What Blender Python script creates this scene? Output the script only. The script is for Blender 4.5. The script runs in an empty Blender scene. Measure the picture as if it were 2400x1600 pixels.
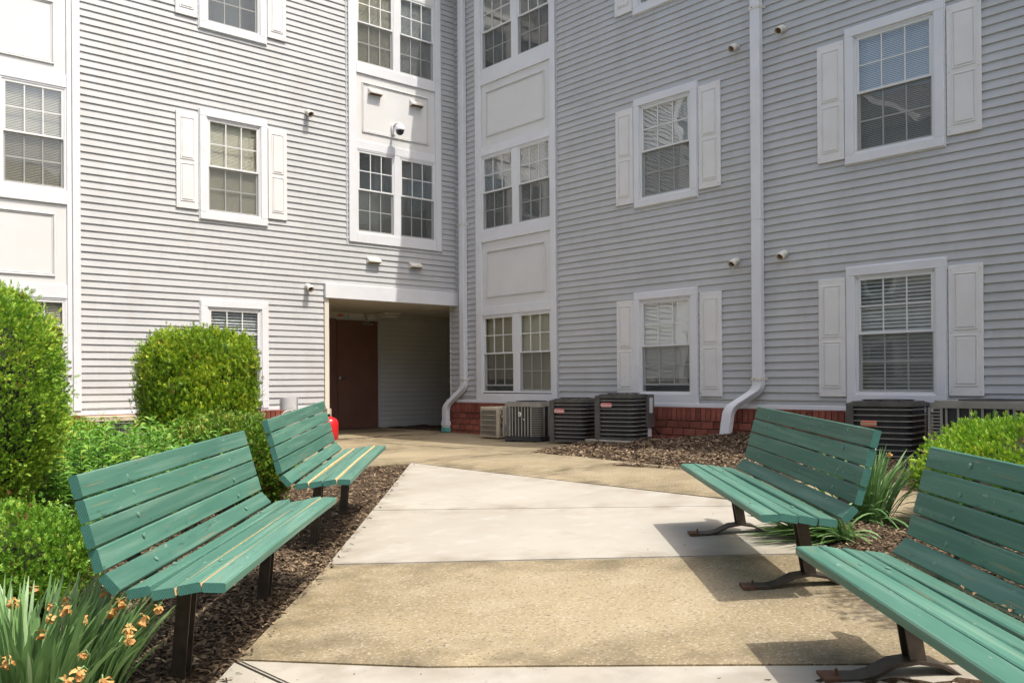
import bpy, bmesh, math, random
import numpy as np
from mathutils import Vector, Matrix

random.seed(7)
RNG = np.random.default_rng(11)
S = bpy.context.scene
COL = S.collection
PI = math.pi

# ------------------------------------------------------------------ camera
CX, CY, CZ = -10.4296, -13.5591, 0.9395
YAW, PITCH, ROLL = math.radians(41.42294674), math.radians(0.112), math.radians(-0.3787)
FPX, PPX, PPY = 2081.06, 1210.486, 889.12
fwv = Vector((math.sin(YAW) * math.cos(PITCH), math.cos(YAW) * math.cos(PITCH), math.sin(PITCH)))
rv = Vector((math.cos(YAW), -math.sin(YAW), 0.0))
uv_ = rv.cross(fwv)
r2 = rv * math.cos(ROLL) + uv_ * math.sin(ROLL)
u2 = -rv * math.sin(ROLL) + uv_ * math.cos(ROLL)
cam_d = bpy.data.cameras.new('camera')
cam = bpy.data.objects.new('camera', cam_d)
COL.objects.link(cam)
M = Matrix(((r2.x, u2.x, -fwv.x, CX), (r2.y, u2.y, -fwv.y, CY), (r2.z, u2.z, -fwv.z, CZ), (0, 0, 0, 1)))
cam.matrix_world = M
cam_d.sensor_width = 36
cam_d.sensor_fit = 'HORIZONTAL'
cam_d.lens = FPX / 2400 * 36
cam_d.shift_x = -(PPX - 1200) / 2400
cam_d.shift_y = (PPY - 800) / 2400
cam_d.clip_start = 0.05
cam_d.clip_end = 800
S.camera = cam

# ------------------------------------------------------------------ sky, sun, exposure
SUNV = Vector((0.13, -0.48, 1.0)).normalized()
elev = math.asin(SUNV.z)
azim = math.atan2(SUNV.x, SUNV.y)
W = bpy.data.worlds.new('World')
S.world = W
W.use_nodes = True
nt = W.node_tree
nt.nodes.clear()
wo = nt.nodes.new('ShaderNodeOutputWorld')
bg = nt.nodes.new('ShaderNodeBackground')
sk = nt.nodes.new('ShaderNodeTexSky')
sk.sky_type = 'NISHITA'
sk.sun_disc = False
sk.sun_elevation = elev
sk.sun_rotation = azim
sk.air_density = 1.0
sk.dust_density = 4.8
sk.ozone_density = 0.3
bg.inputs['Strength'].default_value = 0.15
nt.links.new(sk.outputs[0], bg.inputs[0])
nt.links.new(bg.outputs[0], wo.inputs[0])
sun_d = bpy.data.lights.new('sun', 'SUN')
sun_d.energy = 2.5
sun_d.angle = math.radians(0.5)
sun_d.color = (1.0, 0.965, 0.90)
sun = bpy.data.objects.new('sun', sun_d)
COL.objects.link(sun)
sun.location = (0, -20, 30)
sun.rotation_euler = (-SUNV).to_track_quat('-Z', 'Y').to_euler()
S.view_settings.view_transform = 'Standard'
S.view_settings.look = 'None'
S.view_settings.gamma = 1.0
S.view_settings.use_curve_mapping = False
S.view_settings.exposure = 0.90

# ------------------------------------------------------------------ frame helpers
FW2 = Vector((math.sin(YAW), math.cos(YAW), 0))
RT2 = Vector((math.cos(YAW), -math.sin(YAW), 0))


def ld(lat, dep, z=0.0):
    return Vector((CX + RT2.x * lat + FW2.x * dep, CY + RT2.y * lat + FW2.y * dep, z))


def gzn(x, y):
    """ground height: falls gently towards the viewer and towards the left bed"""
    d = (x - CX) * FW2.x + (y - CY) * FW2.y
    lat = (x - CX) * RT2.x + (y - CY) * RT2.y
    w = np.clip((17 - d) / 7, 0, 1)
    return .025 * (np.minimum(d, 11) - 11) - .033 + .05 * np.clip(lat, -2.5, 1.8) * w


def gz(x, y):
    return float(gzn(np.float64(x), np.float64(y)))


# ------------------------------------------------------------------ materials
def mat(name, col, rough=0.6, metal=0.0, spec=0.5):
    m = bpy.data.materials.new(name)
    m.use_nodes = True
    b = m.node_tree.nodes['Principled BSDF']
    b.inputs['Base Color'].default_value = (*col, 1)
    b.inputs['Roughness'].default_value = rough
    b.inputs['Metallic'].default_value = metal
    b.inputs['Specular IOR Level'].default_value = spec
    return m


def noise(m, c1, c2, scale=5, detail=6, lo=0.3, hi=0.7, stretch=(1, 1, 1), bump=0.0, bscale=None, bdist=0.01, rough=0.6, coord='Object'):
    """base colour = ramp(noise); optional bump"""
    t = m.node_tree
    b = t.nodes['Principled BSDF']
    tc = t.nodes.new('ShaderNodeTexCoord')
    mp = t.nodes.new('ShaderNodeMapping')
    mp.inputs['Scale'].default_value = stretch
    t.links.new(tc.outputs[coord], mp.inputs[0])
    n = t.nodes.new('ShaderNodeTexNoise')
    n.inputs['Scale'].default_value = scale
    n.inputs['Detail'].default_value = detail
    n.inputs['Roughness'].default_value = rough
    t.links.new(mp.outputs[0], n.inputs['Vector'])
    r = t.nodes.new('ShaderNodeValToRGB')
    r.color_ramp.elements[0].position = lo
    r.color_ramp.elements[1].position = hi
    r.color_ramp.elements[0].color = (*c1, 1)
    r.color_ramp.elements[1].color = (*c2, 1)
    t.links.new(n.outputs[0], r.inputs[0])
    t.links.new(r.outputs[0], b.inputs['Base Color'])
    if bump:
        n2 = t.nodes.new('ShaderNodeTexNoise')
        n2.inputs['Scale'].default_value = bscale or scale
        n2.inputs['Detail'].default_value = 8
        t.links.new(mp.outputs[0], n2.inputs['Vector'])
        bp = t.nodes.new('ShaderNodeBump')
        bp.inputs['Strength'].default_value = bump
        bp.inputs['Distance'].default_value = bdist
        t.links.new(n2.outputs[0], bp.inputs['Height'])
        t.links.new(bp.outputs[0], b.inputs['Normal'])
    m['ramp'] = r.name
    m['mp'] = mp.name
    return m


def overlay(m, col, scale, lo, hi, fac=1.0, detail=4, stretch=None, kind='NOISE'):
    """mix another colour over the current base colour where a second noise is high"""
    t = m.node_tree
    b = t.nodes['Principled BSDF']
    src = b.inputs['Base Color'].links[0].from_socket
    tc = t.nodes.new('ShaderNodeTexCoord')
    mp = t.nodes.new('ShaderNodeMapping')
    if stretch:
        mp.inputs['Scale'].default_value = stretch
    mp.inputs['Location'].default_value = (random.uniform(0, 9), random.uniform(0, 9), random.uniform(0, 9))
    t.links.new(tc.outputs['Object'], mp.inputs[0])
    if kind == 'VORONOI':
        n = t.nodes.new('ShaderNodeTexVoronoi')
        n.inputs['Scale'].default_value = scale
        out = n.outputs['Distance']
    else:
        n = t.nodes.new('ShaderNodeTexNoise')
        n.inputs['Scale'].default_value = scale
        n.inputs['Detail'].default_value = detail
        out = n.outputs[0]
    t.links.new(mp.outputs[0], n.inputs['Vector'])
    mr = t.nodes.new('ShaderNodeMapRange')
    mr.inputs['From Min'].default_value = lo
    mr.inputs['From Max'].default_value = hi
    mr.inputs['To Max'].default_value = fac
    t.links.new(out, mr.inputs['Value'])
    mx = t.nodes.new('ShaderNodeMix')
    mx.data_type = 'RGBA'
    t.links.new(mr.outputs[0], mx.inputs[0])
    t.links.new(src, mx.inputs[6])
    mx.inputs[7].default_value = (*col, 1)
    t.links.new(mx.outputs[2], b.inputs['Base Color'])
    return m


def leafmat(name, c1, c2, c3=None, trans=0.35, rough=0.45, dead=False):
    m = bpy.data.materials.new(name)
    m.use_nodes = True
    t = m.node_tree
    b = t.nodes['Principled BSDF']
    out = t.nodes['Material Output']
    at = t.nodes.new('ShaderNodeAttribute')
    at.attribute_name = 'tint'
    r = t.nodes.new('ShaderNodeValToRGB')
    r.color_ramp.elements[0].color = (*c1, 1)
    r.color_ramp.elements[1].color = (*c2, 1)
    if c3:
        r.color_ramp.elements[1].position = 0.8
        e = r.color_ramp.elements.new(1.0)
        e.color = (*c3, 1)
    if dead:
        r.color_ramp.elements[0].position = 0.06
        e = r.color_ramp.elements.new(0.0)
        e.color = (.16, .085, .03, 1)
        e = r.color_ramp.elements.new(0.055)
        e.color = (.20, .13, .04, 1)
    t.links.new(at.outputs['Fac'], r.inputs[0])
    t.links.new(r.outputs[0], b.inputs['Base Color'])
    b.inputs['Roughness'].default_value = rough
    b.inputs['Specular IOR Level'].default_value = 0.35
    tr = t.nodes.new('ShaderNodeBsdfTranslucent')
    t.links.new(r.outputs[0], tr.inputs[0])
    mx = t.nodes.new('ShaderNodeMixShader')
    mx.inputs[0].default_value = trans
    t.links.new(b.outputs[0], mx.inputs[1])
    t.links.new(tr.outputs[0], mx.inputs[2])
    t.links.new(mx.outputs[0], out.inputs[0])
    return m


m_siding = noise(mat('siding_vinyl', (.5, .5, .5), .5, spec=.35), (.440, .442, .436), (.492, .493, .487), scale=1.3, detail=5, stretch=(1, 1, 1.0), bump=.05, bscale=60, bdist=.002)
overlay(m_siding, (.40, .385, .35), 2.2, .50, .75, .40, stretch=(1.6, 1.6, .35), detail=8)
overlay(m_siding, (.36, .34, .30), 9, .60, .78, .35, stretch=(1, 1, .3), detail=8)
m_siding_in = noise(mat('brightened_siding', (.6, .58, .52), .5, spec=.3), (.60, .585, .53), (.69, .67, .61), scale=1.5, detail=5)  # beige copy of the siding, base colour raised to brighten the dim passage
m_white = noise(mat('white_trim', (.75, .75, .76), .45), (.655, .655, .665), (.715, .715, .72), scale=2.5, detail=5)
overlay(m_white, (.62, .60, .55), 6, .6, .8, .4)
m_panel = noise(mat('cream_panel', (.75, .74, .71), .5), (.63, .62, .595), (.68, .672, .65), scale=1.6, detail=5, bump=.03, bscale=25, bdist=.003)
m_shutter = noise(mat('shutter_cream', (.72, .70, .66), .5), (.68, .66, .63), (.74, .725, .70), scale=3, detail=4)
m_sash = mat('sash_white', (.68, .68, .66), .4)
m_reveal = mat('reveal', (.60, .60, .59), .5)
m_blind = mat('blind_slats', (.80, .74, .58), .5)
m_blind_w = mat('blind_white', (.82, .82, .80), .5)
m_shade = mat('window_shade', (.42, .38, .28), .7)
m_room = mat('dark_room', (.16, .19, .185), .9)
m_brick = noise(mat('brick_red', (.3, .1, .07), .85, spec=.2), (.20, .060, .042), (.285, .095, .062), scale=9, detail=6, bump=.25, bscale=90, bdist=.004)
t = m_brick.node_tree
oi = t.nodes.new('ShaderNodeObjectInfo')
hsv = t.nodes.new('ShaderNodeHueSaturation')
mr = t.nodes.new('ShaderNodeMapRange')
mr.inputs['To Min'].default_value = .7
mr.inputs['To Max'].default_value = 1.25
t.links.new(oi.outputs['Random'], mr.inputs['Value'])
t.links.new(mr.outputs[0], hsv.inputs['Value'])
bb = t.nodes['Principled BSDF']
t.links.new(bb.inputs['Base Color'].links[0].from_socket, hsv.inputs['Color'])
t.links.new(hsv.outputs[0], bb.inputs['Base Color'])
m_mortar = noise(mat('mortar', (.42, .3, .2), .9), (.46, .34, .24), (.58, .46, .36), scale=20)
m_slab_w = noise(mat('concrete_pale', (.6, .57, .52), .8, spec=.25), (.335, .308, .258), (.380, .352, .300), scale=.9, detail=8, lo=.35, hi=.65, bump=.12, bscale=140, bdist=.003)
overlay(m_slab_w, (.27, .24, .19), 1.5, .53, .85, .55, detail=9)
overlay(m_slab_w, (.44, .42, .39), 5, .55, .75, .4, detail=9)
overlay(m_slab_w, (.20, .17, .12), 9, .62, .80, .35, detail=8, stretch=(1, .3, 1))
overlay(m_slab_w, (.12, .09, .06), 55, .735, .76, .7, detail=2)
m_slab_t = noise(mat('concrete_tan', (.45, .37, .25), .85, spec=.2), (.225, .178, .104), (.335, .273, .170), scale=.8, detail=10, lo=.3, hi=.7, bump=.4, bscale=110, bdist=.004)
overlay(m_slab_t, (.125, .100, .055), .8, .48, .78, .85, detail=10)
overlay(m_slab_t, (.37, .315, .215), 3.0, .52, .75, .5, detail=9)
overlay(m_slab_t, (.44, .39, .30), 62, .54, .66, .6, detail=3)
overlay(m_slab_t, (.11, .088, .06), 55, .58, .66, .6, detail=4)
overlay(m_slab_t, (.08, .07, .06), 36, .70, .725, .85, detail=3)
overlay(m_slab_t, (.12, .11, .11), 17, .14, .08, .8, kind='VORONOI')


def edge_dirt(m, col, width, fac):
    """grime gathering along the joints: 'edge' holds the distance to the slab's border"""
    t = m.node_tree
    b = t.nodes['Principled BSDF']
    src = b.inputs['Base Color'].links[0].from_socket
    at = t.nodes.new('ShaderNodeAttribute')
    at.attribute_name = 'edge'
    tc = t.nodes.new('ShaderNodeTexCoord')
    n = t.nodes.new('ShaderNodeTexNoise')
    n.inputs['Scale'].default_value = 4.5
    n.inputs['Detail'].default_value = 9
    t.links.new(tc.outputs['Object'], n.inputs['Vector'])
    mr = t.nodes.new('ShaderNodeMapRange')
    mr.inputs['From Min'].default_value = width
    mr.inputs['From Max'].default_value = 0
    t.links.new(at.outputs['Fac'], mr.inputs['Value'])
    mn = t.nodes.new('ShaderNodeMapRange')
    mn.inputs['From Min'].default_value = .42
    mn.inputs['From Max'].default_value = .72
    mn.inputs['To Max'].default_value = fac
    t.links.new(n.outputs[0], mn.inputs['Value'])
    mu = t.nodes.new('ShaderNodeMath')
    mu.operation = 'MULTIPLY'
    t.links.new(mr.outputs[0], mu.inputs[0])
    t.links.new(mn.outputs[0], mu.inputs[1])
    mx = t.nodes.new('ShaderNodeMix')
    mx.data_type = 'RGBA'
    t.links.new(mu.outputs[0], mx.inputs[0])
    t.links.new(src, mx.inputs[6])
    mx.inputs[7].default_value = (*col, 1)
    t.links.new(mx.outputs[2], b.inputs['Base Color'])


edge_dirt(m_slab_w, (.16, .13, .085), .35, .55)
edge_dirt(m_slab_t, (.085, .070, .042), .55, .85)
m_mulch = noise(mat('mulch_soil', (.1, .07, .05), .95, spec=.1), (.020, .013, .008), (.105, .072, .045), scale=28, detail=9, bump=1.0, bscale=45, bdist=.03)
overlay(m_mulch, (.22, .16, .11), 70, .55, .7, .7, detail=5)
m_chip = leafmat('bark_chip', (.035, .022, .014), (.33, .235, .14), (.66, .54, .38), trans=0, rough=.85)
m_paint = noise(mat('green_paint', (.15, .38, .27), .5, spec=.3), (.052, .146, .106), (.078, .188, .138), scale=7, detail=8, stretch=(2.5, .22, 2.5), bump=.5, bscale=22, bdist=.003)
overlay(m_paint, (.155, .27, .205), 6, .48, .68, .55, stretch=(6, .2, 6), detail=10)
overlay(m_paint, (.040, .120, .090), 4, .52, .74, .75, stretch=(1.5, .3, 1.5), detail=9)
overlay(m_paint, (.03, .08, .06), 19, .68, .70, .6, stretch=(2.2, .5, 2.2), detail=3)
overlay(m_paint, (.25, .31, .24), 44, .68, .72, .6, stretch=(1.2, .5, 1.2), detail=4)
overlay(m_paint, (.22, .19, .11), 12, .64, .70, .6, stretch=(5, .2, 5), detail=8)
m_endgrain = noise(mat('green_end_grain', (.03, .16, .12), .6), (.022, .105, .085), (.045, .165, .135), scale=6, detail=4, bump=.4, bscale=24, bdist=.004)
t = m_endgrain.node_tree
wv = t.nodes.new('ShaderNodeTexWave')
wv.wave_type = 'RINGS'
wv.rings_direction = 'Y'
wv.inputs['Scale'].default_value = 42
wv.inputs['Distortion'].default_value = 5
wv.inputs['Detail'].default_value = 3
tcw = t.nodes.new('ShaderNodeTexCoord')
mpw = t.nodes.new('ShaderNodeMapping')
mpw.inputs['Location'].default_value = (.03, 0, .06)
t.links.new(tcw.outputs['Object'], mpw.inputs[0])
t.links.new(mpw.outputs[0], wv.inputs['Vector'])
bb = t.nodes['Principled BSDF']
mxw = t.nodes.new('ShaderNodeMix')
mxw.data_type = 'RGBA'
mrw = t.nodes.new('ShaderNodeMapRange')
mrw.inputs['From Min'].default_value = .55
mrw.inputs['From Max'].default_value = .95
mrw.inputs['To Max'].default_value = .65
t.links.new(wv.outputs['Fac'], mrw.inputs['Value'])
t.links.new(mrw.outputs[0], mxw.inputs[0])
t.links.new(bb.inputs['Base Color'].links[0].from_socket, mxw.inputs[6])
mxw.inputs[7].default_value = (.10, .27, .22, 1)
t.links.new(mxw.outputs[2], bb.inputs['Base Color'])
for m_ in (m_paint, m_endgrain):
    # grain follows each board: use the board's own coordinates
    t = m_.node_tree
    at_ = t.nodes.new('ShaderNodeAttribute')
    at_.attribute_name = 'gco'
    for l_ in [l for l in t.links if l.from_node.type == 'TEX_COORD']:
        t.links.new(at_.outputs['Vector'], l_.to_socket)
t = m_paint.node_tree
oi = t.nodes.new('ShaderNodeObjectInfo')
hsv = t.nodes.new('ShaderNodeHueSaturation')
mr = t.nodes.new('ShaderNodeMapRange')
mr.inputs['To Min'].default_value = .86
mr.inputs['To Max'].default_value = 1.14
t.links.new(oi.outputs['Random'], mr.inputs['Value'])
t.links.new(mr.outputs[0], hsv.inputs['Value'])
bb = t.nodes['Principled BSDF']
t.links.new(bb.inputs['Base Color'].links[0].from_socket, hsv.inputs['Color'])
t.links.new(hsv.outputs[0], bb.inputs['Base Color'])
m_bare = noise(mat('bare_wood', (.55, .38, .18), .7), (.50, .33, .14), (.66, .48, .26), scale=6, stretch=(4, .3, 4))
m_steel = noise(mat('dark_steel', (.07, .055, .045), .45, metal=.35), (.040, .030, .025), (.095, .075, .060), scale=9, detail=6, bump=.1)
m_rust = noise(mat('rusty_steel', (.12, .06, .035), .8, metal=.1), (.06, .040, .030), (.20, .085, .04), scale=12, detail=8, bump=.3)
m_bolt = mat('bolt_metal', (.45, .45, .43), .35, metal=.8)
m_pvc = noise(mat('vent_pvc', (.68, .66, .58), .5), (.60, .56, .45), (.72, .70, .64), scale=9)
m_hole = mat('pipe_inside', (.16, .09, .045), .9)
m_door = noise(mat('brown_door', (.10, .035, .022), .38), (.18, .085, .060), (.23, .115, .085), scale=2.0, detail=5)
m_metal = mat('brushed_metal', (.6, .6, .58), .3, metal=.9)
m_beige = noise(mat('beige_wall', (.45, .42, .34), .7), (.62, .57, .46), (.70, .65, .54), scale=3)
m_acblack = noise(mat('ac_black', (.02, .022, .026), .45), (.012, .014, .018), (.035, .037, .042), scale=3, stretch=(1, 1, 1))
m_acbar = noise(mat('ac_louver', (.20, .19, .17), .45), (.15, .145, .13), (.30, .285, .25), scale=6)
m_acgrey = noise(mat('ac_grey', (.13, .125, .115), .45), (.055, .053, .050), (.12, .115, .10), scale=4)
m_actan = noise(mat('ac_tan', (.48, .42, .30), .5), (.42, .36, .25), (.55, .49, .37), scale=5)
m_acrib = noise(mat('ac_rib', (.36, .34, .28), .5), (.22, .21, .175), (.31, .295, .25), scale=5)
m_coil = noise(mat('coil', (.08, .08, .08), .6), (.012, .012, .014), (.05, .05, .05), scale=200, stretch=(1, 1, .02))
m_badge = mat('badge_red', (.62, .075, .05), .4)
m_badge_o = mat('badge_faded', (.68, .20, .11), .5)
m_letter = mat('lettering_white', (.8, .78, .74), .5)
m_letter_k = mat('lettering_black', (.012, .012, .012), .5)
m_label = mat('label_paper', (.62, .62, .62), .6)
m_red = mat('red_enamel', (.62, .02, .025), .3)
m_tank = noise(mat('tank_white', (.62, .58, .5), .5), (.62, .60, .55), (.70, .68, .64), scale=3)
overlay(m_tank, (.42, .22, .08), 7, .55, .7, .9)
m_collar = noise(mat('tank_collar', (.5, .5, .5), .45), (.40, .40, .40), (.60, .60, .60), scale=3)
m_teal = mat('teal_cap', (.10, .36, .30), .6)
m_black = mat('black_rubber', (.012, .012, .013), .5)
m_dome = mat('dark_dome', (.03, .035, .045), .12)
m_wood = noise(mat('rusty_lid', (.5, .4, .28), .7), (.42, .32, .2), (.62, .53, .40), scale=5)
m_arb = leafmat('arborvitae_leaf', (.075, .20, .018), (.33, .53, .05), (.55, .58, .07), .25, dead=True)
m_barrel = leafmat('clipped_leaf', (.045, .125, .010), (.28, .44, .022), (.56, .60, .05), .25, dead=True)
m_lime = leafmat('lime_leaf', (.09, .23, .015), (.29, .50, .035), (.50, .56, .06), .3, dead=True)
m_mid = leafmat('mid_green_leaf', (.06, .17, .015), (.20, .40, .035), (.40, .50, .07), .3, dead=True)
m_phlox = leafmat('lance_leaf', (.06, .18, .022), (.18, .38, .05), (.36, .44, .07), .3, .35)
m_box = leafmat('boxwood_leaf', (.045, .12, .012), (.17, .31, .035), (.42, .42, .08), .25, .3, dead=True)
m_blade = leafmat('daffodil_leaf', (.085, .17, .06), (.20, .35, .12), (.40, .50, .30), .25, .4)
m_petal = leafmat('wilted_petal', (.50, .24, .07), (.72, .42, .15), (.82, .58, .28), .3, .6)
m_twig = mat('twig_brown', (.075, .045, .028), .9)
m_core = noise(mat('core_shade_green', (.03, .03, .015), .95), (.010, .016, .005), (.035, .045, .012), scale=40, detail=8, bump=1, bscale=40, bdist=.03)  # dark inner green, stands for shade in the gaps between sprays
m_leaflit = leafmat('dry_leaf', (.45, .22, .10), (.70, .45, .26), (.78, .6, .4), .2, .7)

# glass: clear pane with sharp reflections
m_glass = bpy.data.materials.new('window_glass')
m_glass.use_nodes = True
t = m_glass.node_tree
t.nodes.clear()
o = t.nodes.new('ShaderNodeOutputMaterial')
mx = t.nodes.new('ShaderNodeMixShader')
tp = t.nodes.new('ShaderNodeBsdfTransparent')
tp.inputs[0].default_value = (.93, .96, .95, 1)
gl = t.nodes.new('ShaderNodeBsdfGlossy')
gl.inputs['Roughness'].default_value = 0.0
gl.inputs[0].default_value = (1, .98, .95, 1)
nz = t.nodes.new('ShaderNodeTexNoise')
nz.inputs['Scale'].default_value = 1.6
nz.inputs['Detail'].default_value = 1
tcg = t.nodes.new('ShaderNodeTexCoord')
t.links.new(tcg.outputs['Object'], nz.inputs['Vector'])
bpn = t.nodes.new('ShaderNodeBump')
bpn.inputs['Strength'].default_value = .35
bpn.inputs['Distance'].default_value = .012
t.links.new(nz.outputs[0], bpn.inputs['Height'])
t.links.new(bpn.outputs[0], gl.inputs['Normal'])
fr = t.nodes.new('ShaderNodeFresnel')
geo_ = t.nodes.new('ShaderNodeNewGeometry')
mri = t.nodes.new('ShaderNodeMapRange')
mri.inputs['To Min'].default_value = 1.5
mri.inputs['To Max'].default_value = 1 / 1.5
t.links.new(geo_.outputs['Backfacing'], mri.inputs['Value'])
t.links.new(mri.outputs[0], fr.inputs[0])
mul = t.nodes.new('ShaderNodeMath')
mul.operation = 'MULTIPLY_ADD'
mul.inputs[1].default_value = 3.4
mul.inputs[2].default_value = 0.03
mul.use_clamp = True
t.links.new(fr.outputs[0], mul.inputs[0])
t.links.new(mul.outputs[0], mx.inputs[0])
t.links.new(tp.outputs[0], mx.inputs[1])
t.links.new(gl.outputs[0], mx.inputs[2])
t.links.new(mx.outputs[0], o.inputs[0])
# insect screen: fine dark mesh
m_screen = bpy.data.materials.new('insect_screen')
m_screen.use_nodes = True
t = m_screen.node_tree
t.nodes.clear()
o = t.nodes.new('ShaderNodeOutputMaterial')
mx = t.nodes.new('ShaderNodeMixShader')
tp = t.nodes.new('ShaderNodeBsdfTransparent')
df = t.nodes.new('ShaderNodeBsdfDiffuse')
df.inputs[0].default_value = (.13, .13, .12, 1)
mx.inputs[0].default_value = .36
t.links.new(tp.outputs[0], mx.inputs[1])
t.links.new(df.outputs[0], mx.inputs[2])
t.links.new(mx.outputs[0], o.inputs[0])


# ------------------------------------------------------------------ mesh builder
class MB:
    def __init__(self):
        self.v = []
        self.f = []
        self.mi = []
        self.sm = False

    def add(self, vs, fs, mi=0):
        n = len(self.v)
        self.v += [tuple(p) for p in vs]
        self.f += [tuple(i + n for i in f) for f in fs]
        self.mi += [mi] * len(fs)
        return self

    def box(self, a, b, mi=0):
        x0, x1 = sorted((a[0], b[0]))
        y0, y1 = sorted((a[1], b[1]))
        z0, z1 = sorted((a[2], b[2]))
        return self.add([(x0, y0, z0), (x1, y0, z0), (x1, y1, z0), (x0, y1, z0), (x0, y0, z1), (x1, y0, z1), (x1, y1, z1), (x0, y1, z1)],
                        [(0, 3, 2, 1), (4, 5, 6, 7), (0, 1, 5, 4), (1, 2, 6, 5), (2, 3, 7, 6), (3, 0, 4, 7)], mi)

    def bbox(self, a, b, c=.004, mi=0):
        """box with chamfered edges"""
        x0, x1 = sorted((a[0], b[0]))
        y0, y1 = sorted((a[1], b[1]))
        z0, z1 = sorted((a[2], b[2]))
        bm = bmesh.new()
        bmesh.ops.create_cube(bm, size=1)
        for v in bm.verts:
            v.co = Vector(((x0 + x1) / 2 + v.co.x * (x1 - x0), (y0 + y1) / 2 + v.co.y * (y1 - y0), (z0 + z1) / 2 + v.co.z * (z1 - z0)))
        bmesh.ops.bevel(bm, geom=bm.edges[:], offset=c, segments=1, affect='EDGES')
        bm.verts.index_update()
        self.add([v.co[:] for v in bm.verts], [[v.index for v in f.verts] for f in bm.faces], mi)
        bm.free()
        return self

    def prism(self, pts, axis, a, b, mi=0, caps=True):
        """closed outline pts (2D) extruded along axis from a to b. axis x: (y,z) ; y: (x,z) ; z: (x,y)"""
        n = len(pts)

        def P(p, t):
            return {'x': (t, p[0], p[1]), 'y': (p[0], t, p[1]), 'z': (p[0], p[1], t)}[axis]
        vs = [P(p, a) for p in pts] + [P(p, b) for p in pts]
        fs = [(i, (i + 1) % n, n + (i + 1) % n, n + i) for i in range(n)]
        if caps:
            fs += [tuple(range(n))[::-1], tuple(range(n, 2 * n))]
        return self.add(vs, fs, mi)

    def tube(self, pts, r, n=8, mi=0, cap=True, sx=1.0, up=Vector((0, 0, 1))):
        pts = [Vector(p) for p in pts]
        rs = r if isinstance(r, (list, tuple)) else [r] * len(pts)
        vs = []
        for i, p in enumerate(pts):
            d = (pts[min(i + 1, len(pts) - 1)] - pts[max(i - 1, 0)]).normalized()
            s = d.cross(up)
            if s.length < .05:
                s = d.cross(Vector((1, 0, 0)))
            s.normalize()
            u = s.cross(d)
            for k in range(n):
                a = 2 * PI * k / n
                vs.append(p + s * math.cos(a) * rs[i] * sx + u * math.sin(a) * rs[i])
        fs = []
        for i in range(len(pts) - 1):
            for k in range(n):
                fs.append((i * n + k, i * n + (k + 1) % n, (i + 1) * n + (k + 1) % n, (i + 1) * n + k))
        if cap:
            fs.append(tuple(range(n))[::-1])
            fs.append(tuple(range((len(pts) - 1) * n, len(pts) * n)))
        return self.add(vs, fs, mi)

    def recttube(self, pts, w, h, side, mi=0, cap=True):
        """rectangular section sweep; side = fixed direction of the width"""
        pts = [Vector(p) for p in pts]
        side = Vector(side).normalized()
        vs = []
        for i, p in enumerate(pts):
            d = (pts[min(i + 1, len(pts) - 1)] - pts[max(i - 1, 0)]).normalized()
            u = side.cross(d).normalized()
            c = .18
            for (a, b) in ((-1, -1 + c), (-1 + c, -1), (1 - c, -1), (1, -1 + c), (1, 1 - c), (1 - c, 1), (-1 + c, 1), (-1, 1 - c)):
                vs.append(p + side * a * w / 2 + u * b * h / 2)
        n = 8
        fs = []
        for i in range(len(pts) - 1):
            for k in range(n):
                fs.append((i * n + k, i * n + (k + 1) % n, (i + 1) * n + (k + 1) % n, (i + 1) * n + k))
        if cap:
            fs += [tuple(range(n))[::-1], tuple(range((len(pts) - 1) * n, len(pts) * n))]
        return self.add(vs, fs, mi)

    def lathe(self, prof, c=(0, 0, 0), n=20, mi=0, axis='z'):
        vs = []
        for (r, z) in prof:
            for k in range(n):
                a = 2 * PI * k / n
                p = (r * math.cos(a), r * math.sin(a), z)
                if axis == 'y':
                    p = (p[0], p[2], p[1])
                if axis == 'x':
                    p = (p[2], p[0], p[1])
                vs.append((c[0] + p[0], c[1] + p[1], c[2] + p[2]))
        fs = []
        for i in range(len(prof) - 1):
            for k in range(n):
                fs.append((i * n + k, i * n + (k + 1) % n, (i + 1) * n + (k + 1) % n, (i + 1) * n + k))
        fs += [tuple(range(n))[::-1], tuple(range((len(prof) - 1) * n, len(prof) * n))]
        return self.add(vs, fs, mi)

    def xf(self, fn):
        self.v = [tuple(fn(Vector(p))) for p in self.v]
        return self

    def mesh(self, name, mats):
        me = bpy.data.meshes.new(name)
        me.from_pydata(self.v, [], self.f)
        for m in (mats if isinstance(mats, (list, tuple)) else [mats]):
            me.materials.append(m)
        if any(self.mi):
            me.polygons.foreach_set('material_index', self.mi)
        bm = bmesh.new()
        bm.from_mesh(me)
        bmesh.ops.recalc_face_normals(bm, faces=bm.faces[:])
        bm.to_mesh(me)
        bm.free()
        if self.sm:
            me.polygons.foreach_set('use_smooth', [True] * len(me.polygons))
            try:
                me.set_sharp_from_angle(angle=math.radians(40))
            except Exception:
                pass
        me.update()
        return me

    def build(self, name, mats, parent=None, smooth=False):
        self.sm = smooth
        return link(name, self.mesh(name, mats), parent)


def link(name, me, parent=None):
    o = bpy.data.objects.new(name, me)
    COL.objects.link(o)
    if parent:
        o.parent = parent
    return o


def thing(name, label, cat, loc=(0, 0, 0), rz=0, group=None):
    o = bpy.data.objects.new(name, None)
    COL.objects.link(o)
    o.empty_display_size = .2
    o.location = loc
    o.rotation_euler = (0, 0, rz)
    o['label'] = label
    o['category'] = cat
    if group:
        o['group'] = group
    return o


def tag(o, label=None, cat=None, group=None, kind=None):
    if label:
        o['label'] = label
    if cat:
        o['category'] = cat
    if group:
        o['group'] = group
    if kind:
        o['kind'] = kind
    return o


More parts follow.
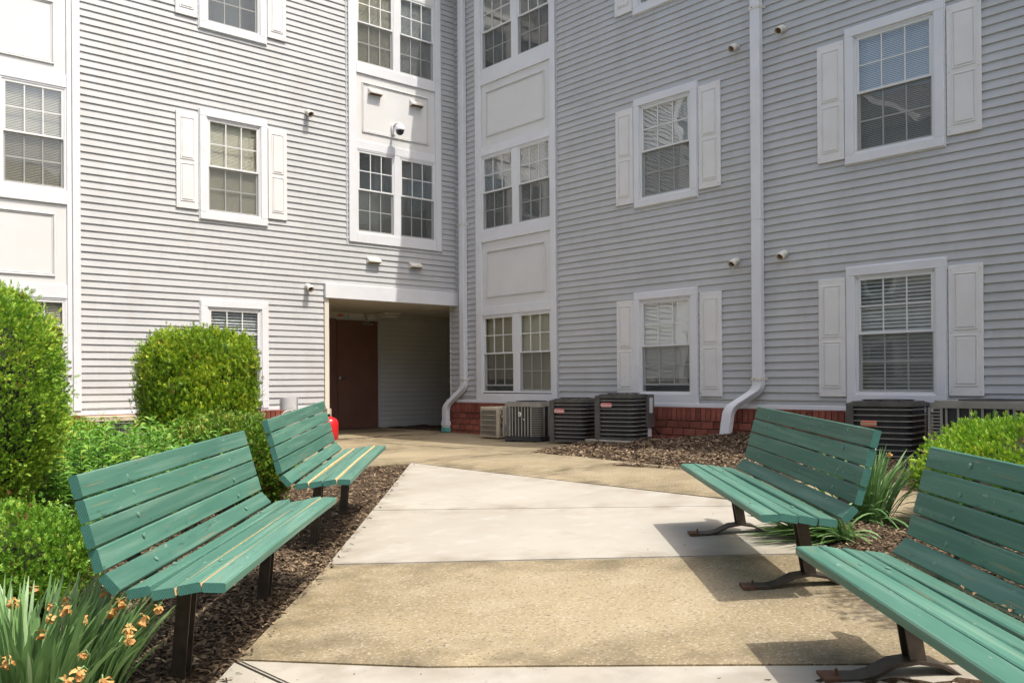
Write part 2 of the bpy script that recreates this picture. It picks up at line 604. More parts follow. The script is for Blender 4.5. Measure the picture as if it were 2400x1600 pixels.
def npmesh(name, V, F, tint=None, material=None, smooth=False):
    """V (n,3) float, F (m,k) int with constant k"""
    me = bpy.data.meshes.new(name)
    m, k = F.shape
    me.vertices.add(len(V))
    me.vertices.foreach_set('co', V.astype(np.float32).ravel())
    me.loops.add(m * k)
    me.loops.foreach_set('vertex_index', F.astype(np.int32).ravel())
    me.polygons.add(m)
    me.polygons.foreach_set('loop_start', np.arange(0, m * k, k, dtype=np.int32))
    me.polygons.foreach_set('loop_total', np.full(m, k, dtype=np.int32))
    if smooth:
        me.polygons.foreach_set('use_smooth', np.ones(m, dtype=bool))
    me.update(calc_edges=True)
    if tint is not None:
        a = me.attributes.new('tint', 'FLOAT', 'POINT')
        a.data.foreach_set('value', tint.astype(np.float32))
    if material:
        me.materials.append(material)
    return me


# ------------------------------------------------------------------ polygons for paving
def clip(poly, n, c):
    """keep n.p <= c"""
    out = []
    for i in range(len(poly)):
        a, b = poly[i], poly[(i + 1) % len(poly)]
        da, db = n[0] * a[0] + n[1] * a[1] - c, n[0] * b[0] + n[1] * b[1] - c
        if da <= 0:
            out.append(a)
        if (da < 0 < db) or (db < 0 < da):
            t_ = da / (da - db)
            out.append((a[0] + t_ * (b[0] - a[0]), a[1] + t_ * (b[1] - a[1])))
    return out


def ldp(pts):
    return [tuple(ld(*p)[:2]) for p in pts]


path_polys = []   # (poly, material key)


def path_slab(pts, key):
    path_polys.append((ldp(pts), key))


g_ = .006
path_slab([(-1.24, -3), (2.9, -3), (2.9, 1.6), (-1.24, 1.6)], 'w')
path_slab([(-1.24, 1.612), (-1.24, 3.875), (.05, 2.50), (.90, 1.612)], 'w')
path_slab([(-1.225, 3.882), (-.38, 3.652), (.15, 3.578), (1.90, 3.32), (1.90, 1.612), (.916, 1.612), (.06, 2.51)], 'w')
path_slab([(-1.235, 3.90), (-.38, 3.668), (.15, 3.594), (1.90, 3.336), (1.90, 5.215), (-1.22, 5.68)], 't')
path_slab([(-1.22, 5.696), (1.90, 5.231), (1.90, 6.91), (-1.27, 7.745)], 'w')
path_slab([(-1.27, 7.75), (1.90, 6.915), (1.93, 7.0), (-1.35, 11.28)], 'w')
path_slab([(-1.34, 11.30), (.06, 9.47), (1.25, 10.20), (.17, 12.12)], 't')
path_slab([(.066, 9.46), (2.0, 6.965), (3.3, 7.75), (2.09, 8.91), (1.256, 10.19)], 't')
path_slab([(2.006, 6.955), (4.8, 3.3), (6.4, 4.4), (3.306, 7.745)], 't')
path_polys.append(([(-4.62, -4.03), (-3.97, -4.18), (-2.30, -4.56), (-2.30, -2.2), (-4.62, -2.2)], 't'))
path_polys.append(([(-4.62, -2.19), (-2.30, -2.19), (-2.30, -.05), (-4.62, -.05)], 't'))
path_polys.append(([(-2.29, -4.56), (-1.12, -4.08), (-.05, -3.6), (-.05, -.05), (-2.29, -.05)], 't'))
path_polys.append(([(-2.86, -.046), (.02, -.046), (.02, .16), (4.5, .16), (4.5, 2.75), (-2.86, 2.75)], 't'))

pave = bpy.data.objects.new('pavement', None)
COL.objects.link(pave)
pave['kind'] = 'structure'


def pdist(px, py, poly):
    """signed distance (negative inside) of arrays to a convex polygon"""
    area = sum(poly[i][0] * poly[(i + 1) % len(poly)][1] - poly[(i + 1) % len(poly)][0] * poly[i][1] for i in range(len(poly)))
    s = 1 if area > 0 else -1
    d = np.full(px.shape, 1e9)
    inside = np.ones(px.shape, bool)
    for i in range(len(poly)):
        a = np.array(poly[i])
        b = np.array(poly[(i + 1) % len(poly)])
        e = b - a
        L2 = max(e @ e, 1e-9)
        tt = np.clip(((px - a[0]) * e[0] + (py - a[1]) * e[1]) / L2, 0, 1)
        dd = np.hypot(px - a[0] - tt * e[0], py - a[1] - tt * e[1])
        d = np.minimum(d, dd)
        inside &= (s * (e[0] * (py - a[1]) - e[1] * (px - a[0])) >= 0)
    return np.where(inside, -d, d)


def slab_mesh(poly, z_off, m):
    bm = bmesh.new()
    vs = [bm.verts.new((x, y, 0)) for x, y in poly]
    f = bm.faces.new(vs)
    ex = bmesh.ops.extrude_face_region(bm, geom=[f])
    for e in ex['geom']:
        if isinstance(e, bmesh.types.BMVert):
            e.co.z -= .1
    bmesh.ops.recalc_face_normals(bm, faces=bm.faces[:])
    edges = [e for e in bm.edges if all(abs(v.co.z) < 1e-4 for v in e.verts)]
    bmesh.ops.bevel(bm, geom=edges, offset=.007, segments=2, affect='EDGES')
    xs = [p[0] for p in poly]
    ys = [p[1] for p in poly]
    for ax_, lo, hi in ((0, min(xs), max(xs)), (1, min(ys), max(ys))):
        c = math.floor(lo) + .5
        while c < hi:
            n_ = (1, 0, 0) if ax_ == 0 else (0, 1, 0)
            bmesh.ops.bisect_plane(bm, geom=bm.verts[:] + bm.edges[:] + bm.faces[:], plane_co=(c, c, 0), plane_no=n_)
            c += .16
    for v in bm.verts:
        v.co.z += gz(v.co.x, v.co.y) + z_off
    me = bpy.data.meshes.new('slab')
    bm.to_mesh(me)
    bm.free()
    me.materials.append(m)
    co_ = np.array([v.co[:] for v in me.vertices])
    ed = np.maximum(-pdist(co_[:, 0], co_[:, 1], poly), 0)
    at = me.attributes.new('edge', 'FLOAT', 'POINT')
    at.data.foreach_set('value', ed.astype(np.float32))
    return me


for i, (p, key) in enumerate(path_polys):
    off = 0.0 if key == 't' else random.uniform(.0, .004)
    link('slab', slab_mesh(p, off, m_slab_w if key == 'w' else m_slab_t), pave)


# ------------------------------------------------------------------ mulch ground
def wavy(x, y, sc, seed):
    r = np.random.default_rng(seed)
    z = np.zeros_like(x)
    for k in range(7):
        a = r.uniform(0, 2 * PI)
        f = sc * (1 + .7 * k)
        z += np.sin((x * math.cos(a) + y * math.sin(a)) * f + r.uniform(0, 6)) / (1 + .6 * k)
    return z / 3


def pave_dist(x, y):
    d = np.full(x.shape, 9.0)
    for p, _ in path_polys:
        d = np.minimum(d, pdist(x, y, p))
    # pads of the air conditioners count as paving for the mulch height
    return d


def mulch_z(x, y):
    d = pave_dist(x, y)
    base = gzn(x, y)
    mound = .15 * np.exp(-((y + 6.5) / .75) ** 2 - ((x + .2) / .55) ** 2)
    mound += .03 * np.exp(-((y + 4.8) / 1.6) ** 2 - ((x + .8) / .8) ** 2)
    up = np.clip(d / .35, 0, 1)
    z = base - .022 + .05 * up + .018 * wavy(x, y, 6, 3) * up + .008 * wavy(x, y, 30, 5) * np.clip(d / .08, 0, 1) + mound * np.clip(d / .6, 0, 1)
    z = np.where(d < .0, base - .06, z)
    return z


gx = np.arange(-16, 1.0, .05)
gy = np.arange(-16, 2.9, .05)
GX, GY = np.meshgrid(gx, gy, indexing='ij')
GZ = mulch_z(GX, GY)
nx_, ny_ = GX.shape
V = np.stack([GX.ravel(), GY.ravel(), GZ.ravel()], 1)
idx = np.arange(nx_ * ny_).reshape(nx_, ny_)
F = np.stack([idx[:-1, :-1].ravel(), idx[1:, :-1].ravel(), idx[1:, 1:].ravel(), idx[:-1, 1:].ravel()], 1)
gob = link('mulch_ground', npmesh('mulch_ground', V, F, None, m_mulch, True))
gob['kind'] = 'structure'
far = MB().add([(-160, -160, -.42), (160, -160, -.42), (160, 160, -.42), (-160, 160, -.42)], [(0, 1, 2, 3)]).build(
    'ground', noise(mat('lawn_far', (.08, .12, .04), .95), (.05, .09, .025), (.10, .15, .05), scale=3))
far['kind'] = 'structure'


# chips scattered on the mulch
def chips(n, region, lmin, lmax, seed):
    r = np.random.default_rng(seed)
    xs, ys = [], []
    cnt = 0
    while cnt < n:
        lat = r.uniform(region[0], region[1], n)
        dep = r.uniform(region[2], region[3], n)
        x = CX + RT2.x * lat + FW2.x * dep
        y = CY + RT2.y * lat + FW2.y * dep
        pd_ = pave_dist(x, y)
        edge = ((lat < -1.1) & (lat > -1.3)) | (lat > 1.6)
        ok = ((pd_ > .012) | ((pd_ > -.07) & edge & (r.uniform(0, 1, n) < .10))) & (x < -.1) & (y < -.1)
        if ok.sum() == 0:
            break
        xs.append(x[ok])
        ys.append(y[ok])
        cnt += ok.sum()
    x = np.concatenate(xs)[:n]
    y = np.concatenate(ys)[:n]
    n = len(x)
    z = np.maximum(mulch_z(x, y), gzn(x, y) + np.where(pave_dist(x, y) < 0, .002, -1)) + r.uniform(.001, .014, n)
    L = r.uniform(lmin, lmax, n)
    w = L * r.uniform(.16, .4, n)
    a = r.uniform(0, 2 * PI, n)
    dx = np.stack([np.cos(a), np.sin(a), r.normal(0, .22, n)], 1) * L[:, None] / 2
    dy = np.stack([-np.sin(a), np.cos(a), r.normal(0, .35, n)], 1) * w[:, None] / 2
    c = np.stack([x, y, z], 1)
    up = np.zeros((n, 3))
    up[:, 2] = L * r.uniform(.02, .16, n)
    V = np.stack([c - dx - dy, c - dx * .9 + dy, c + up - dy * 1.1, c + up + dy * .9, c + dx - dy * .7, c + dx * .9 + dy * .8], 1).reshape(-1, 3)
    b = np.arange(n)[:, None] * 6
    F = np.concatenate([b + np.array([[0, 2, 3, 1]]), b + np.array([[2, 4, 5, 3]])], 0)
    t_ = r.beta(1.0, 2.8, n) if seed in (1, 2, 3, 5) else r.beta(1.1, 2.0, n)
    return V, F, np.repeat(t_, 6)


parts = [chips(15000, (-2.3, -1.16, 2.3, 6.2), .012, .045, 1),
         chips(17000, (-3.4, -1.15, 5.0, 11.0), .012, .05, 2),
         chips(8000, (1.75, 4.2, 3.6, 8.2), .012, .045, 3),
         chips(17000, (.0, 5.2, 8.8, 14.8), .018, .06, 4),
         chips(5000, (-4.2, -1.9, 3.0, 7.0), .012, .045, 5)]
Vs, Fs, Ts, off = [], [], [], 0
for a, b, c in parts:
    Vs.append(a)
    Fs.append(b + off)
    Ts.append(c)
    off += len(a)
co = link('mulch_chips', npmesh('mulch_chips', np.concatenate(Vs), np.concatenate(Fs), np.concatenate(Ts), m_chip))
tag(co, 'brown bark mulch chips strewn over the planting beds', 'mulch', kind='stuff')

# ------------------------------------------------------------------ the building
B = thing('apartment_building', 'grey sided three storey apartment building with white window bays and red brick base', 'building')
EX = .1016
ZL = 1.3047
ZR = .8697
WTOP = 9.35


def LW(p):   # (u, d, z) on the left wall: u = x, d = outward
    return Vector((p[0], -p[1], p[2]))


def RW(p):
    return Vector((-p[1], p[0], p[2]))


def siding_profile(dz=EX):
    # (d, z) measured from the bottom edge of the course
    return [(-.004, -.006), (.0125, 0), (.0135, .004), (.004, dz + .004), (-.004, dz + .004)]


COURSES = []


def course(wall, segs, z, name='siding_board', parent=B):
    for (a, b) in segs:
        if b - a > .01:
            COURSES.append((wall, a, b, z))


def to_px(p):
    d = Vector(p) - Vector((CX, CY, CZ))
    w = d.dot(fwv)
    if w < .1:
        return None
    return PPX + FPX * d.dot(r2) / w, PPY - FPX * d.dot(u2) / w, w


def build_courses():
    pr = [(-.004, -.004), (.0175, 0), (.0185, .003), (.0175, .010), (.0012, EX + .002), (-.004, EX + .002)]
    n = len(pr)
    items = []
    for (wall, a, b, z) in COURSES:
        q = [to_px(wall(Vector((u, 0, z)))) for u in (a, b)]
        area = 0
        if q[0] and q[1]:
            x0, x1 = sorted((q[0][0], q[1][0]))
            vis = max(0, min(2400, x1) - max(0, x0))
            ymx = max(q[0][1], q[1][1])
            if vis > 3 and ymx > -6:
                area = vis * FPX * EX / min(q[0][2], q[1][2])
        items.append((area, wall, a, b, z))
    items.sort(key=lambda k: -k[0])

    def geo(mb, wall, a, b, z):
        t_ = MB()
        rr = random.Random(int(z * 1000) // 203 * 7 + (3 if wall is LW else 5))
        # stations along the board: gentle waviness, and a lap seam every 3.66 m
        st = [(a, 0)]
        off_ = rr.uniform(0, 3.66)
        sm = [off_ + 3.66 * k - 14.64 for k in range(8)]
        cuts = sorted([q for q in sm if a + .05 < q < b - .05])
        step = a + 1.1
        lev = 0
        while step < b - .3:
            st.append((step, 0))
            step += rr.uniform(.8, 1.3)
        st.append((b, 0))
        us = sorted([q[0] for q in st] + [q for c_ in cuts for q in (c_ - .0006, c_ + .0006)])
        vs = []
        for u in us:
            k = sum(1 for c_ in cuts if u > c_) % 2
            dd = .0016 * k
            w_ = .0009 * math.sin(u * 2.3 + z * 17) + .0006 * math.sin(u * 5.1 + z * 31)
            dz_ = .0012 * math.sin(u * 1.7 + z * 9)
            vs += [(u, d + dd + (w_ if d > 0 else 0), z + h + dz_) for d, h in pr]
        m_n = len(us)
        fs = []
        for q in range(m_n - 1):
            fs += [(q * n + i, q * n + (i + 1) % n, (q + 1) * n + (i + 1) % n, (q + 1) * n + i) for i in range(n)]
        fs += [tuple(range(n)), tuple(range((m_n - 1) * n, m_n * n))[::-1]]
        t_.add(vs, fs)
        t_.xf(wall)
        mb.add(t_.v, t_.f)
    for it in items[:300]:
        mb = MB()
        geo(mb, *it[1:])
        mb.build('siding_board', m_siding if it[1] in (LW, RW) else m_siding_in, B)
    rest = MB()
    for it in items[300:]:
        geo(rest, *it[1:])
    tag(rest.build('siding_boards', m_siding, B), kind='stuff')


def cut(segs, a, b):
    out = []
    for s, e in segs:
        if b <= s or a >= e:
            out.append((s, e))
            continue
        if a > s:
            out.append((s, a))
        if b < e:
            out.append((b, e))
    return out


FL = 2.96   # storey height
L_open = [(-2.35, -.37, 3.40, 99)]
for k in (-1, 0, 1):
    L_open.append((-4.97, -3.91, 3.52 + k * FL, 5.17 + k * FL))
L_open.append((-2.86, .0, -1, 2.62))
R_open = [(-2.80, -.66, -1, 99)]
for k in (-1, 0, 1):
    R_open.append((-5.69, -4.57, 3.62 + k * FL, 5.21 + k * FL))
    R_open.append((-9.17, -8.03, 3.63 + k * FL, 5.25 + k * FL))


def wall_courses(wall, u0, u1, z0row, opens, ztop, zbot):
    n = math.ceil((zbot - z0row) / EX - .3)
    while z0row + n * EX < ztop:
        z = z0row + n * EX
        segs = [(u0, u1)]
        for a, b, c, d in opens:
            if z + EX * .5 > c and z + EX * .5 < d:
                segs = cut(segs, a, b)
        course(wall, segs, z)
        n += 1


wall_courses(LW, -6.72, 0, ZL, L_open, WTOP, .55)
wall_courses(RW, -12.2, .17, ZR, R_open + [(0.0, .3, 2.4, 99)], WTOP, .60)
# sheathing behind siding with a dark void at windows
mb = MB()
mb.box((-12, .30, -.3), (-2.80, .34, WTOP))
mb.box((-2.8, .30, 2.45), (.0, .34, WTOP))
mb.box((.30, -12.2, -.3), (.34, .14, WTOP))
mb.box((.02, .13, -.3), (4.5, .168, WTOP))
mb.box((-.02, -.02, 2.4), (.34, .34, WTOP))
mb.build('wall', m_room, B)


def sheath(wall, segs):
    mb = MB()
    for (u0, u1, z0, z1) in segs:
        vs = [(u0, -.006, z0), (u1, -.006, z0), (u1, -.006, z1), (u0, -.006, z1), (u0, -.03, z0), (u1, -.03, z0), (u1, -.03, z1), (u0, -.03, z1)]
        mb.add(vs, [(0, 1, 2, 3), (4, 5, 6, 7), (0, 1, 5, 4), (1, 2, 6, 5), (2, 3, 7, 6), (3, 0, 4, 7)])
    mb.xf(wall)
    return mb.build('wall_panel', m_siding, B)


def around(u0, u1, opens, z0, z1):
    """rectangles of a wall minus openings (vertical strips)"""
    us = sorted({u0, u1} | {a for a, b, c, d in opens if u0 < a < u1} | {b for a, b, c, d in opens if u0 < b < u1})
    out = []
    for a, b in zip(us[:-1], us[1:]):
        m_ = (a + b) / 2
        zs = [(z0, z1)]
        for oa, ob, oc, od in opens:
            if oa < m_ < ob:
                zs = cut(zs, oc, od)
        for c, d in zs:
            out.append((a, b, c, d))
    return out


sheath(LW, around(-6.72, 0, L_open, .5, WTOP))
sheath(RW, around(-12.2, .0, R_open, .5, WTOP))
# roof slab with eaves
rf = MB()
rf.box((-30, -.5, WTOP), (.6, 9, WTOP + .22))
rf.box((-.5, -34, WTOP), (12, .5, WTOP + .218))
rf.build('eave', m_white, B)
# corner trim, base trims
mb = MB()
mb.box((-.022, -.022, 2.64), (-.001, -.001, WTOP))
mb.build('corner_trim', m_siding, B)
mb = MB()
mb.box((-.016, .155, .60), (.02, .185, 2.42))
mb.build('corner_trim', m_white, B)


def wbox(mb, wall, u0, u1, d0, d1, z0, z1, c=0.0, mi=0):
    t_ = MB()
    if c:
        t_.bbox((u0, d0, z0), (u1, d1, z1), c)
    else:
        t_.box((u0, d0, z0), (u1, d1, z1))
    t_.xf(wall)
    mb.add(t_.v, t_.f, mi)


def base_trim(wall, u0, u1, zb, zt):
    mb = MB()
    wbox(mb, wall, u0, u1, -.01, .035, zb, zt, .004)
    return mb.build('base_trim', m_white, B)


base_trim(LW, -12, -2.86, .495, .555)
mb = MB()
wbox(mb, RW, -12.2, .26, -.01, .055, .545, .60, .004)
mb.build('base_trim', m_white, B)


# ---------------------------------------------------------------- windows
def rect_frame(mb, wall, u0, u1, z0, z1, w, d0, d1, c=.003, wb=None, wt=None):
    wb = w if wb is None else wb
    wt = w if wt is None else wt
    wbox(mb, wall, u0, u0 + w, d0, d1, z0 + wb, z1 - wt, c)
    wbox(mb, wall, u1 - w, u1, d0, d1, z0 + wb, z1 - wt, c)
    wbox(mb, wall, u0, u1, d0, d1, z1 - wt, z1, c)
    wbox(mb, wall, u0, u1, d0, d1, z0, z0 + wb, c)


def sash(wall, u0, u1, z0, z1, d, name, parent, nv=3, nh=2, fw=.028):
    mb = MB()
    rect_frame(mb, wall, u0, u1, z0, z1, fw, d - .012, d + .012)
    s = mb.build(name, m_sash, parent)
    mb = MB()
    a, b, c, e = u0 + fw, u1 - fw, z0 + fw, z1 - fw
    for i in range(1, nv):
        u = a + (b - a) * i / nv
        wbox(mb, wall, u - .008, u + .008, d - .002, d + .006, c, e)
    for i in range(1, nh):
        z = c + (e - c) * i / nh
        wbox(mb, wall, a, b, d - .0025, d + .0055, z - .008, z + .008)
    mb.build('muntin', m_sash, s.parent)
    mb = MB()
    mb.add([(a, d - .004, c), (b, d - .004, c), (b, d - .004, e), (a, d - .004, e)], [(0, 1, 2, 3)])
    mb.xf(wall)
    mb.build('pane', m_glass, parent)
    return s


def blind(wall, u0, u1, z0, z1, parent, m=m_blind, pitch=.024, tilt=.75, w=.024, jitter=.0, z_stop=None, d=-.052):
    mb = MB()
    z = z1 - .03
    r = random.Random(int(u0 * 100 + z0 * 1000))
    zs = z0 if z_stop is None else z_stop
    while z > zs:
        tl = tilt + r.uniform(-jitter, jitter)
        dy = math.cos(tl) * w / 2
        dzz = math.sin(tl) * w / 2
        sl = r.uniform(-jitter, jitter) * .03
        mb.add([(u0, d - dy, z + dzz), (u1, d - dy, z + dzz + sl), (u1, d + dy, z - dzz + sl), (u0, d + dy, z - dzz)], [(0, 1, 2, 3)])
        z -= pitch
    mb.box((u0, d - .012, zs - .012), (u1, d + .012, zs))
    mb.box((u0, d - .015, z1 - .03), (u1, d + .015, z1))
    mb.xf(wall)
    return mb.build('blind', m, parent)


def lite(wall, u0, u1, z0, z1, zm, parent, style):
    """one double hung unit inside a frame"""
    # jamb reveal
    mb = MB()
    wbox(mb, wall, u0 - .002, u0 + .016, -.06, .02, z0, z1)
    wbox(mb, wall, u1 - .016, u1 + .002, -.06, .02, z0, z1)
    wbox(mb, wall, u0, u1, -.06, .02, z1 - .014, z1)
    wbox(mb, wall, u0, u1, -.06, .022, z0 - .004, z0 + .014)
    mb.build('jamb', m_sash, parent)
    a, b = u0 + .016, u1 - .016
    sash(wall, a, b, zm - .018, z1 - .014, .006, 'upper_sash', parent)
    op = style.get('open', 0)
    sash(wall, a, b, z0 + .014 + op, zm + .012, -.022, 'lower_sash', parent)
    if style.get('screen', True):
        mb = MB()
        mb.add([(a, .010, z0 + .014), (b, .010, z0 + .014), (b, .010, zm - .02), (a, .010, zm - .02)], [(0, 1, 2, 3)])
        mb.xf(wall)
        mb.build('insect_screen', m_screen, parent)
    k = style.get('blind', 'closed')
    if k == 'closed':
        blind(wall, a, b, z0 + .03, z1, parent, pitch=.022, tilt=style.get('tilt', 1.0), m=style.get('m', m_blind), w=.026)
    elif k == 'open':
        blind(wall, a, b, z0 + .03, z1, parent, pitch=.045, tilt=.62, m=m_blind_w, w=.05, jitter=.15)
    elif k == 'half':
        blind(wall, a, b, z0, z1, parent, pitch=.022, tilt=1.0, m=style.get('m', m_blind), w=.026, z_stop=z0 + .22)
    elif k == 'shade':
        mb = MB()
        wbox(mb, wall, a, b, -.085, -.08, style.get('zs', z0 + .2), z1)
        mb.build('roller_shade', m_shade, parent)
    # room behind
    mb = MB()
    wbox(mb, wall, u0, u0 + .004, -.29, -.061, z0, z1)
    wbox(mb, wall, u1 - .004, u1, -.29, -.061, z0, z1)
    wbox(mb, wall, u0, u1, -.29, -.061, z1 - .004, z1)
    wbox(mb, wall, u0, u1, -.29, -.061, z0, z0 + .004)
    mb.build('window_recess', m_room, parent)


def window(wall, u0, u1, z0, z1, zm, cw=.11, styles=({},), wb=None, mull=.12, casing=True, name='window'):
    """u0..u1 outer edges of the casing"""
    mb = MB()
    if casing:
        rect_frame(mb, wall, u0, u1, z0, z1, cw, -.01, .046, .005, wb=wb)
        # thin outer back band
        rect_frame(mb, wall, u0 - .014, u1 + .014, z0 - .014, z1 + .014, .018, .0, .026, .003)
    a, b = u0 + cw, u1 - cw
    c, e = z0 + (wb or cw), z1 - cw
    if len(styles) == 2:
        m_ = (a + b) / 2
        wbox(mb, wall, m_ - mull / 2, m_ + mull / 2, -.01, .03, c, e, .004)
    # inner stop
    rect_frame(mb, wall, a, b, c, e, .02, -.04, .028, .002)
    w_ = mb.build(name, m_white, B)
    a += .02
    b -= .02
    c += .02
    e -= .02
    if len(styles) == 2:
        lite(wall, a, m_ - mull / 2, c, e, zm, w_, styles[0])
        lite(wall, m_ + mull / 2, b, c, e, zm, w_, styles[1])
    else:
        lite(wall, a, b, c, e, zm, w_, styles[0])
    return w_


# single windows on the left wall (three storeys)
window(LW, -5.0, -3.885, 3.49, 5.20, 4.335, styles=({'m': m_blind, 'tilt': 1.05},))
window(LW, -5.0, -3.885, 3.49 + FL, 5.20 + FL, 4.335 + FL, styles=({'blind': 'none'},))
window(LW, -5.0, -3.885, 3.49 - FL, 5.20 - FL, 4.335 - FL, styles=({'blind': 'open'},))
# right wall
window(RW, -5.725, -4.535, 3.58, 5.235, 4.425, styles=({'m': m_blind_w, 'tilt': .9},))
window(RW, -5.725, -4.535, 3.58 + FL, 5.235 + FL, 4.425 + FL, styles=({'m': m_blind_w},))
window(RW, -5.705, -4.52, 3.58 - FL - .03, 5.235 - FL, 4.425 - FL, wb=.15, styles=({'blind': 'half', 'm': m_blind_w, 'open': .09},))
window(RW, -9.2, -7.995, 3.60, 5.28, 4.46, styles=({'m': m_blind_w, 'tilt': .85},))
window(RW, -9.2, -7.995, 3.60 - FL, 5.28 - FL, 4.46 - FL, styles=({'blind': 'open'},))


# ---------------------------------------------------------------- shutters
def shutter(wall, u0, u1, z0, z1):
    mb = MB()
    wbox(mb, wall, u0, u1, .012, .038, z0, z1, .005)
    s = mb.build('shutter', m_shutter, B)
    zm = z0 + (z1 - z0) * .485
    e = .06
    for (a, b) in ((z0 + .11, zm - .03), (zm + .03, z1 - .09)):
        mb = MB()
        # recessed-look raised panel: a border bead and a raised field
        rect_frame(mb, wall, u0 + e, u1 - e, a, b, .012, .036, .046, .003)
        wbox(mb, wall, u0 + e + .026, u1 - e - .026, .036, .047, a + .026, b - .026, .006)
        mb.build('raised_panel', m_shutter, s)
    for u in (u0 + .03, u1 - .03):
        for z in (z0 + .05, zm, z1 - .05):
            o_ = link('shutter_screw', SCREW, s)
            o_.location = wall(Vector((u, .038, z)))
            o_.rotation_euler = (0, 0, 0 if wall is LW else -PI / 2)


SCREW = MB().lathe([(.0065, 0), (.0065, -.003), (.003, -.005)], n=8, axis='y').mesh('shutter_screw', m_bolt)
for k in (0, 1):
    shutter(LW, -5.365, -5.025, 3.62 + k * FL, 5.105 + k * FL)
    shutter(LW, -3.865, -3.535, 3.62 + k * FL, 5.105 + k * FL)
for k in (-1, 0, 1):
    shutter(RW, -4.52, -4.16, 3.665 + k * FL, 5.14 + k * FL)
    shutter(RW, -6.13, -5.755, 3.665 + k * FL, 5.15 + k * FL)
for k in (-1, 0):
    shutter(RW, -7.98, -7.615, 3.68 + k * FL, 5.165 + k * FL)
    shutter(RW, -9.605, -9.23, 3.70 + k * FL, 5.18 + k * FL)


# ---------------------------------------------------------------- white bays
def bay_panel(wall, u0, u1, z0, z1, m):
    """cladding panel with applied moulding frame"""
    mb = MB()
    wbox(mb, wall, u0, u1, -.01, .012, z0, z1)
    p = mb.build('bay_panel', m_panel, B)
    mb = MB()
    a, b, c, e = m
    rect_frame(mb, wall, a, b, c, e, .022, .011, .032, .006)
    rect_frame(mb, wall, a + .03, b - .03, c + .03, e - .03, .012, .011, .022, .004)
    mb.build('panel_moulding', m_panel, p)


def band(wall, u0, u1, z0, z1, d=.04):
    mb = MB()
    wbox(mb, wall, u0, u1, -.01, d, z0, z1, .004)
    mb.build('bay_band', m_white, B)


def bay_post(wall, u0, u1, z0, z1, d=.044):
    mb = MB()
    wbox(mb, wall, u0, u1, -.01, d, z0, z1, .005)
    mb.build('bay_post', m_white, B)


def bay_window(wall, a, b, c, e, zm, styles, mull):
    mb = MB()
    rect_frame(mb, wall, a, b, c, e, .02, -.04, .026, .002)
    m_ = mull[0]
    if len(styles) == 2:
        wbox(mb, wall, mull[0], mull[1], -.01, .028, c + .002, e - .002, .004)
    w_ = mb.build('window', m_white, B)
    if len(styles) == 2:
        lite(wall, a + .018, mull[0], c + .018, e - .018, zm, w_, styles[0])
        lite(wall, mull[1], b - .018, c + .018, e - .018, zm, w_, styles[1])
    else:
        lite(wall, a + .018, b - .018, c + .018, e - .018, zm, w_, styles[0])


# left wall bay (above the passage)
bay_post(LW, -2.36, -2.20, 3.40, WTOP)
bay_post(LW, -.49, -.365, 3.40, WTOP)
mb = MB()
for u in (-2.395, -.345):
    wbox(mb, LW, u - .012, u + .012, -.01, .022, 3.36, WTOP)
mb.build('j_channel', m_siding, B)
for k, z in enumerate((3.57, 3.57 + FL)):
    ze = 5.05 + k * FL
    st = [({'blind': 'none'}, {'blind': 'none'}), ({'tilt': .9, 'm': m_blind}, {'tilt': .8, 'm': m_blind_w})][k]
    bay_window(LW, -2.198, -.492, z + (.0 if k == 0 else .03), ze, 4.345 + k * FL, st, (-1.41, -1.285))
band(LW, -2.198, -.492, 3.40, 3.568)
band(LW, -2.198, -.492, 6.39, 6.558)
band(LW, -2.198, -.492, 5.052, 5.20, .03)
bay_panel(LW, -2.198, -.492, 5.202, 6.388, (-2.08, -.64, 5.36, 6.25))
bay_panel(LW, -2.198, -.492, 8.02, WTOP, (-2.08, -.64, 8.2, 9.2))

# left end bay
bay_post(LW, -6.83, -6.725, .56, WTOP, .05)
bay_post(LW, -6.90, -6.835, .56, WTOP, .036)
bay_post(LW, -8.7, -8.52, .56, WTOP, .05)
for k in (-1, 0, 1):
    z = 3.65 + k * FL
    bay_window(LW, -8.5, -6.902, z, 5.10 + k * FL, 4.385 + k * FL, ({'m': m_blind, 'tilt': .8}, {'m': m_blind, 'tilt': .8}), (-7.80, -7.70))
    band(LW, -8.518, -6.902, z - .19, z - .002)
    band(LW, -8.518, -6.902, 5.102 + k * FL, 5.28 + k * FL, .034)
    zt = min(5.282 + k * FL + 1.18, WTOP)
    bay_panel(LW, -8.518, -6.902, 5.282 + k * FL, z - .192 + FL, (-8.38, -7.05, 5.40 + k * FL, 6.28 + k * FL))
wall_courses(LW, -12, -8.7, ZL, [], WTOP, .55)
# right wall bay
bay_post(RW, -.825, -.655, .72, WTOP)
bay_post(RW, -2.80, -2.675, .72, WTOP)
mb = MB()
for u in (-2.83, -.63):
    wbox(mb, RW, u - .012, u + .012, -.01, .022, .60, WTOP)
mb.build('j_channel', m_siding, B)
stR = [({'blind': 'shade', 'zs': .98, 'open': .09}, {'m': m_blind, 'tilt': 1.0}), ({'m': m_blind_w, 'tilt': .7}, {'m': m_blind_w, 'tilt': .75}), ({'m': m_blind_w, 'tilt': .5}, {'m': m_blind_w, 'tilt': .5})]
for k in (0, 1, 2):
    z = .735 + k * FL + (.01 if k else 0)
    bay_window(RW, -2.673, -.827, z, 2.15 + k * FL - (.02 if k else 0), 1.455 + k * FL, (stR[k][1], stR[k][0]) if k else (stR[0][1], stR[0][0]), (-1.84, -1.69))
band(RW, -2.80, -.655, .60, .718, .05)
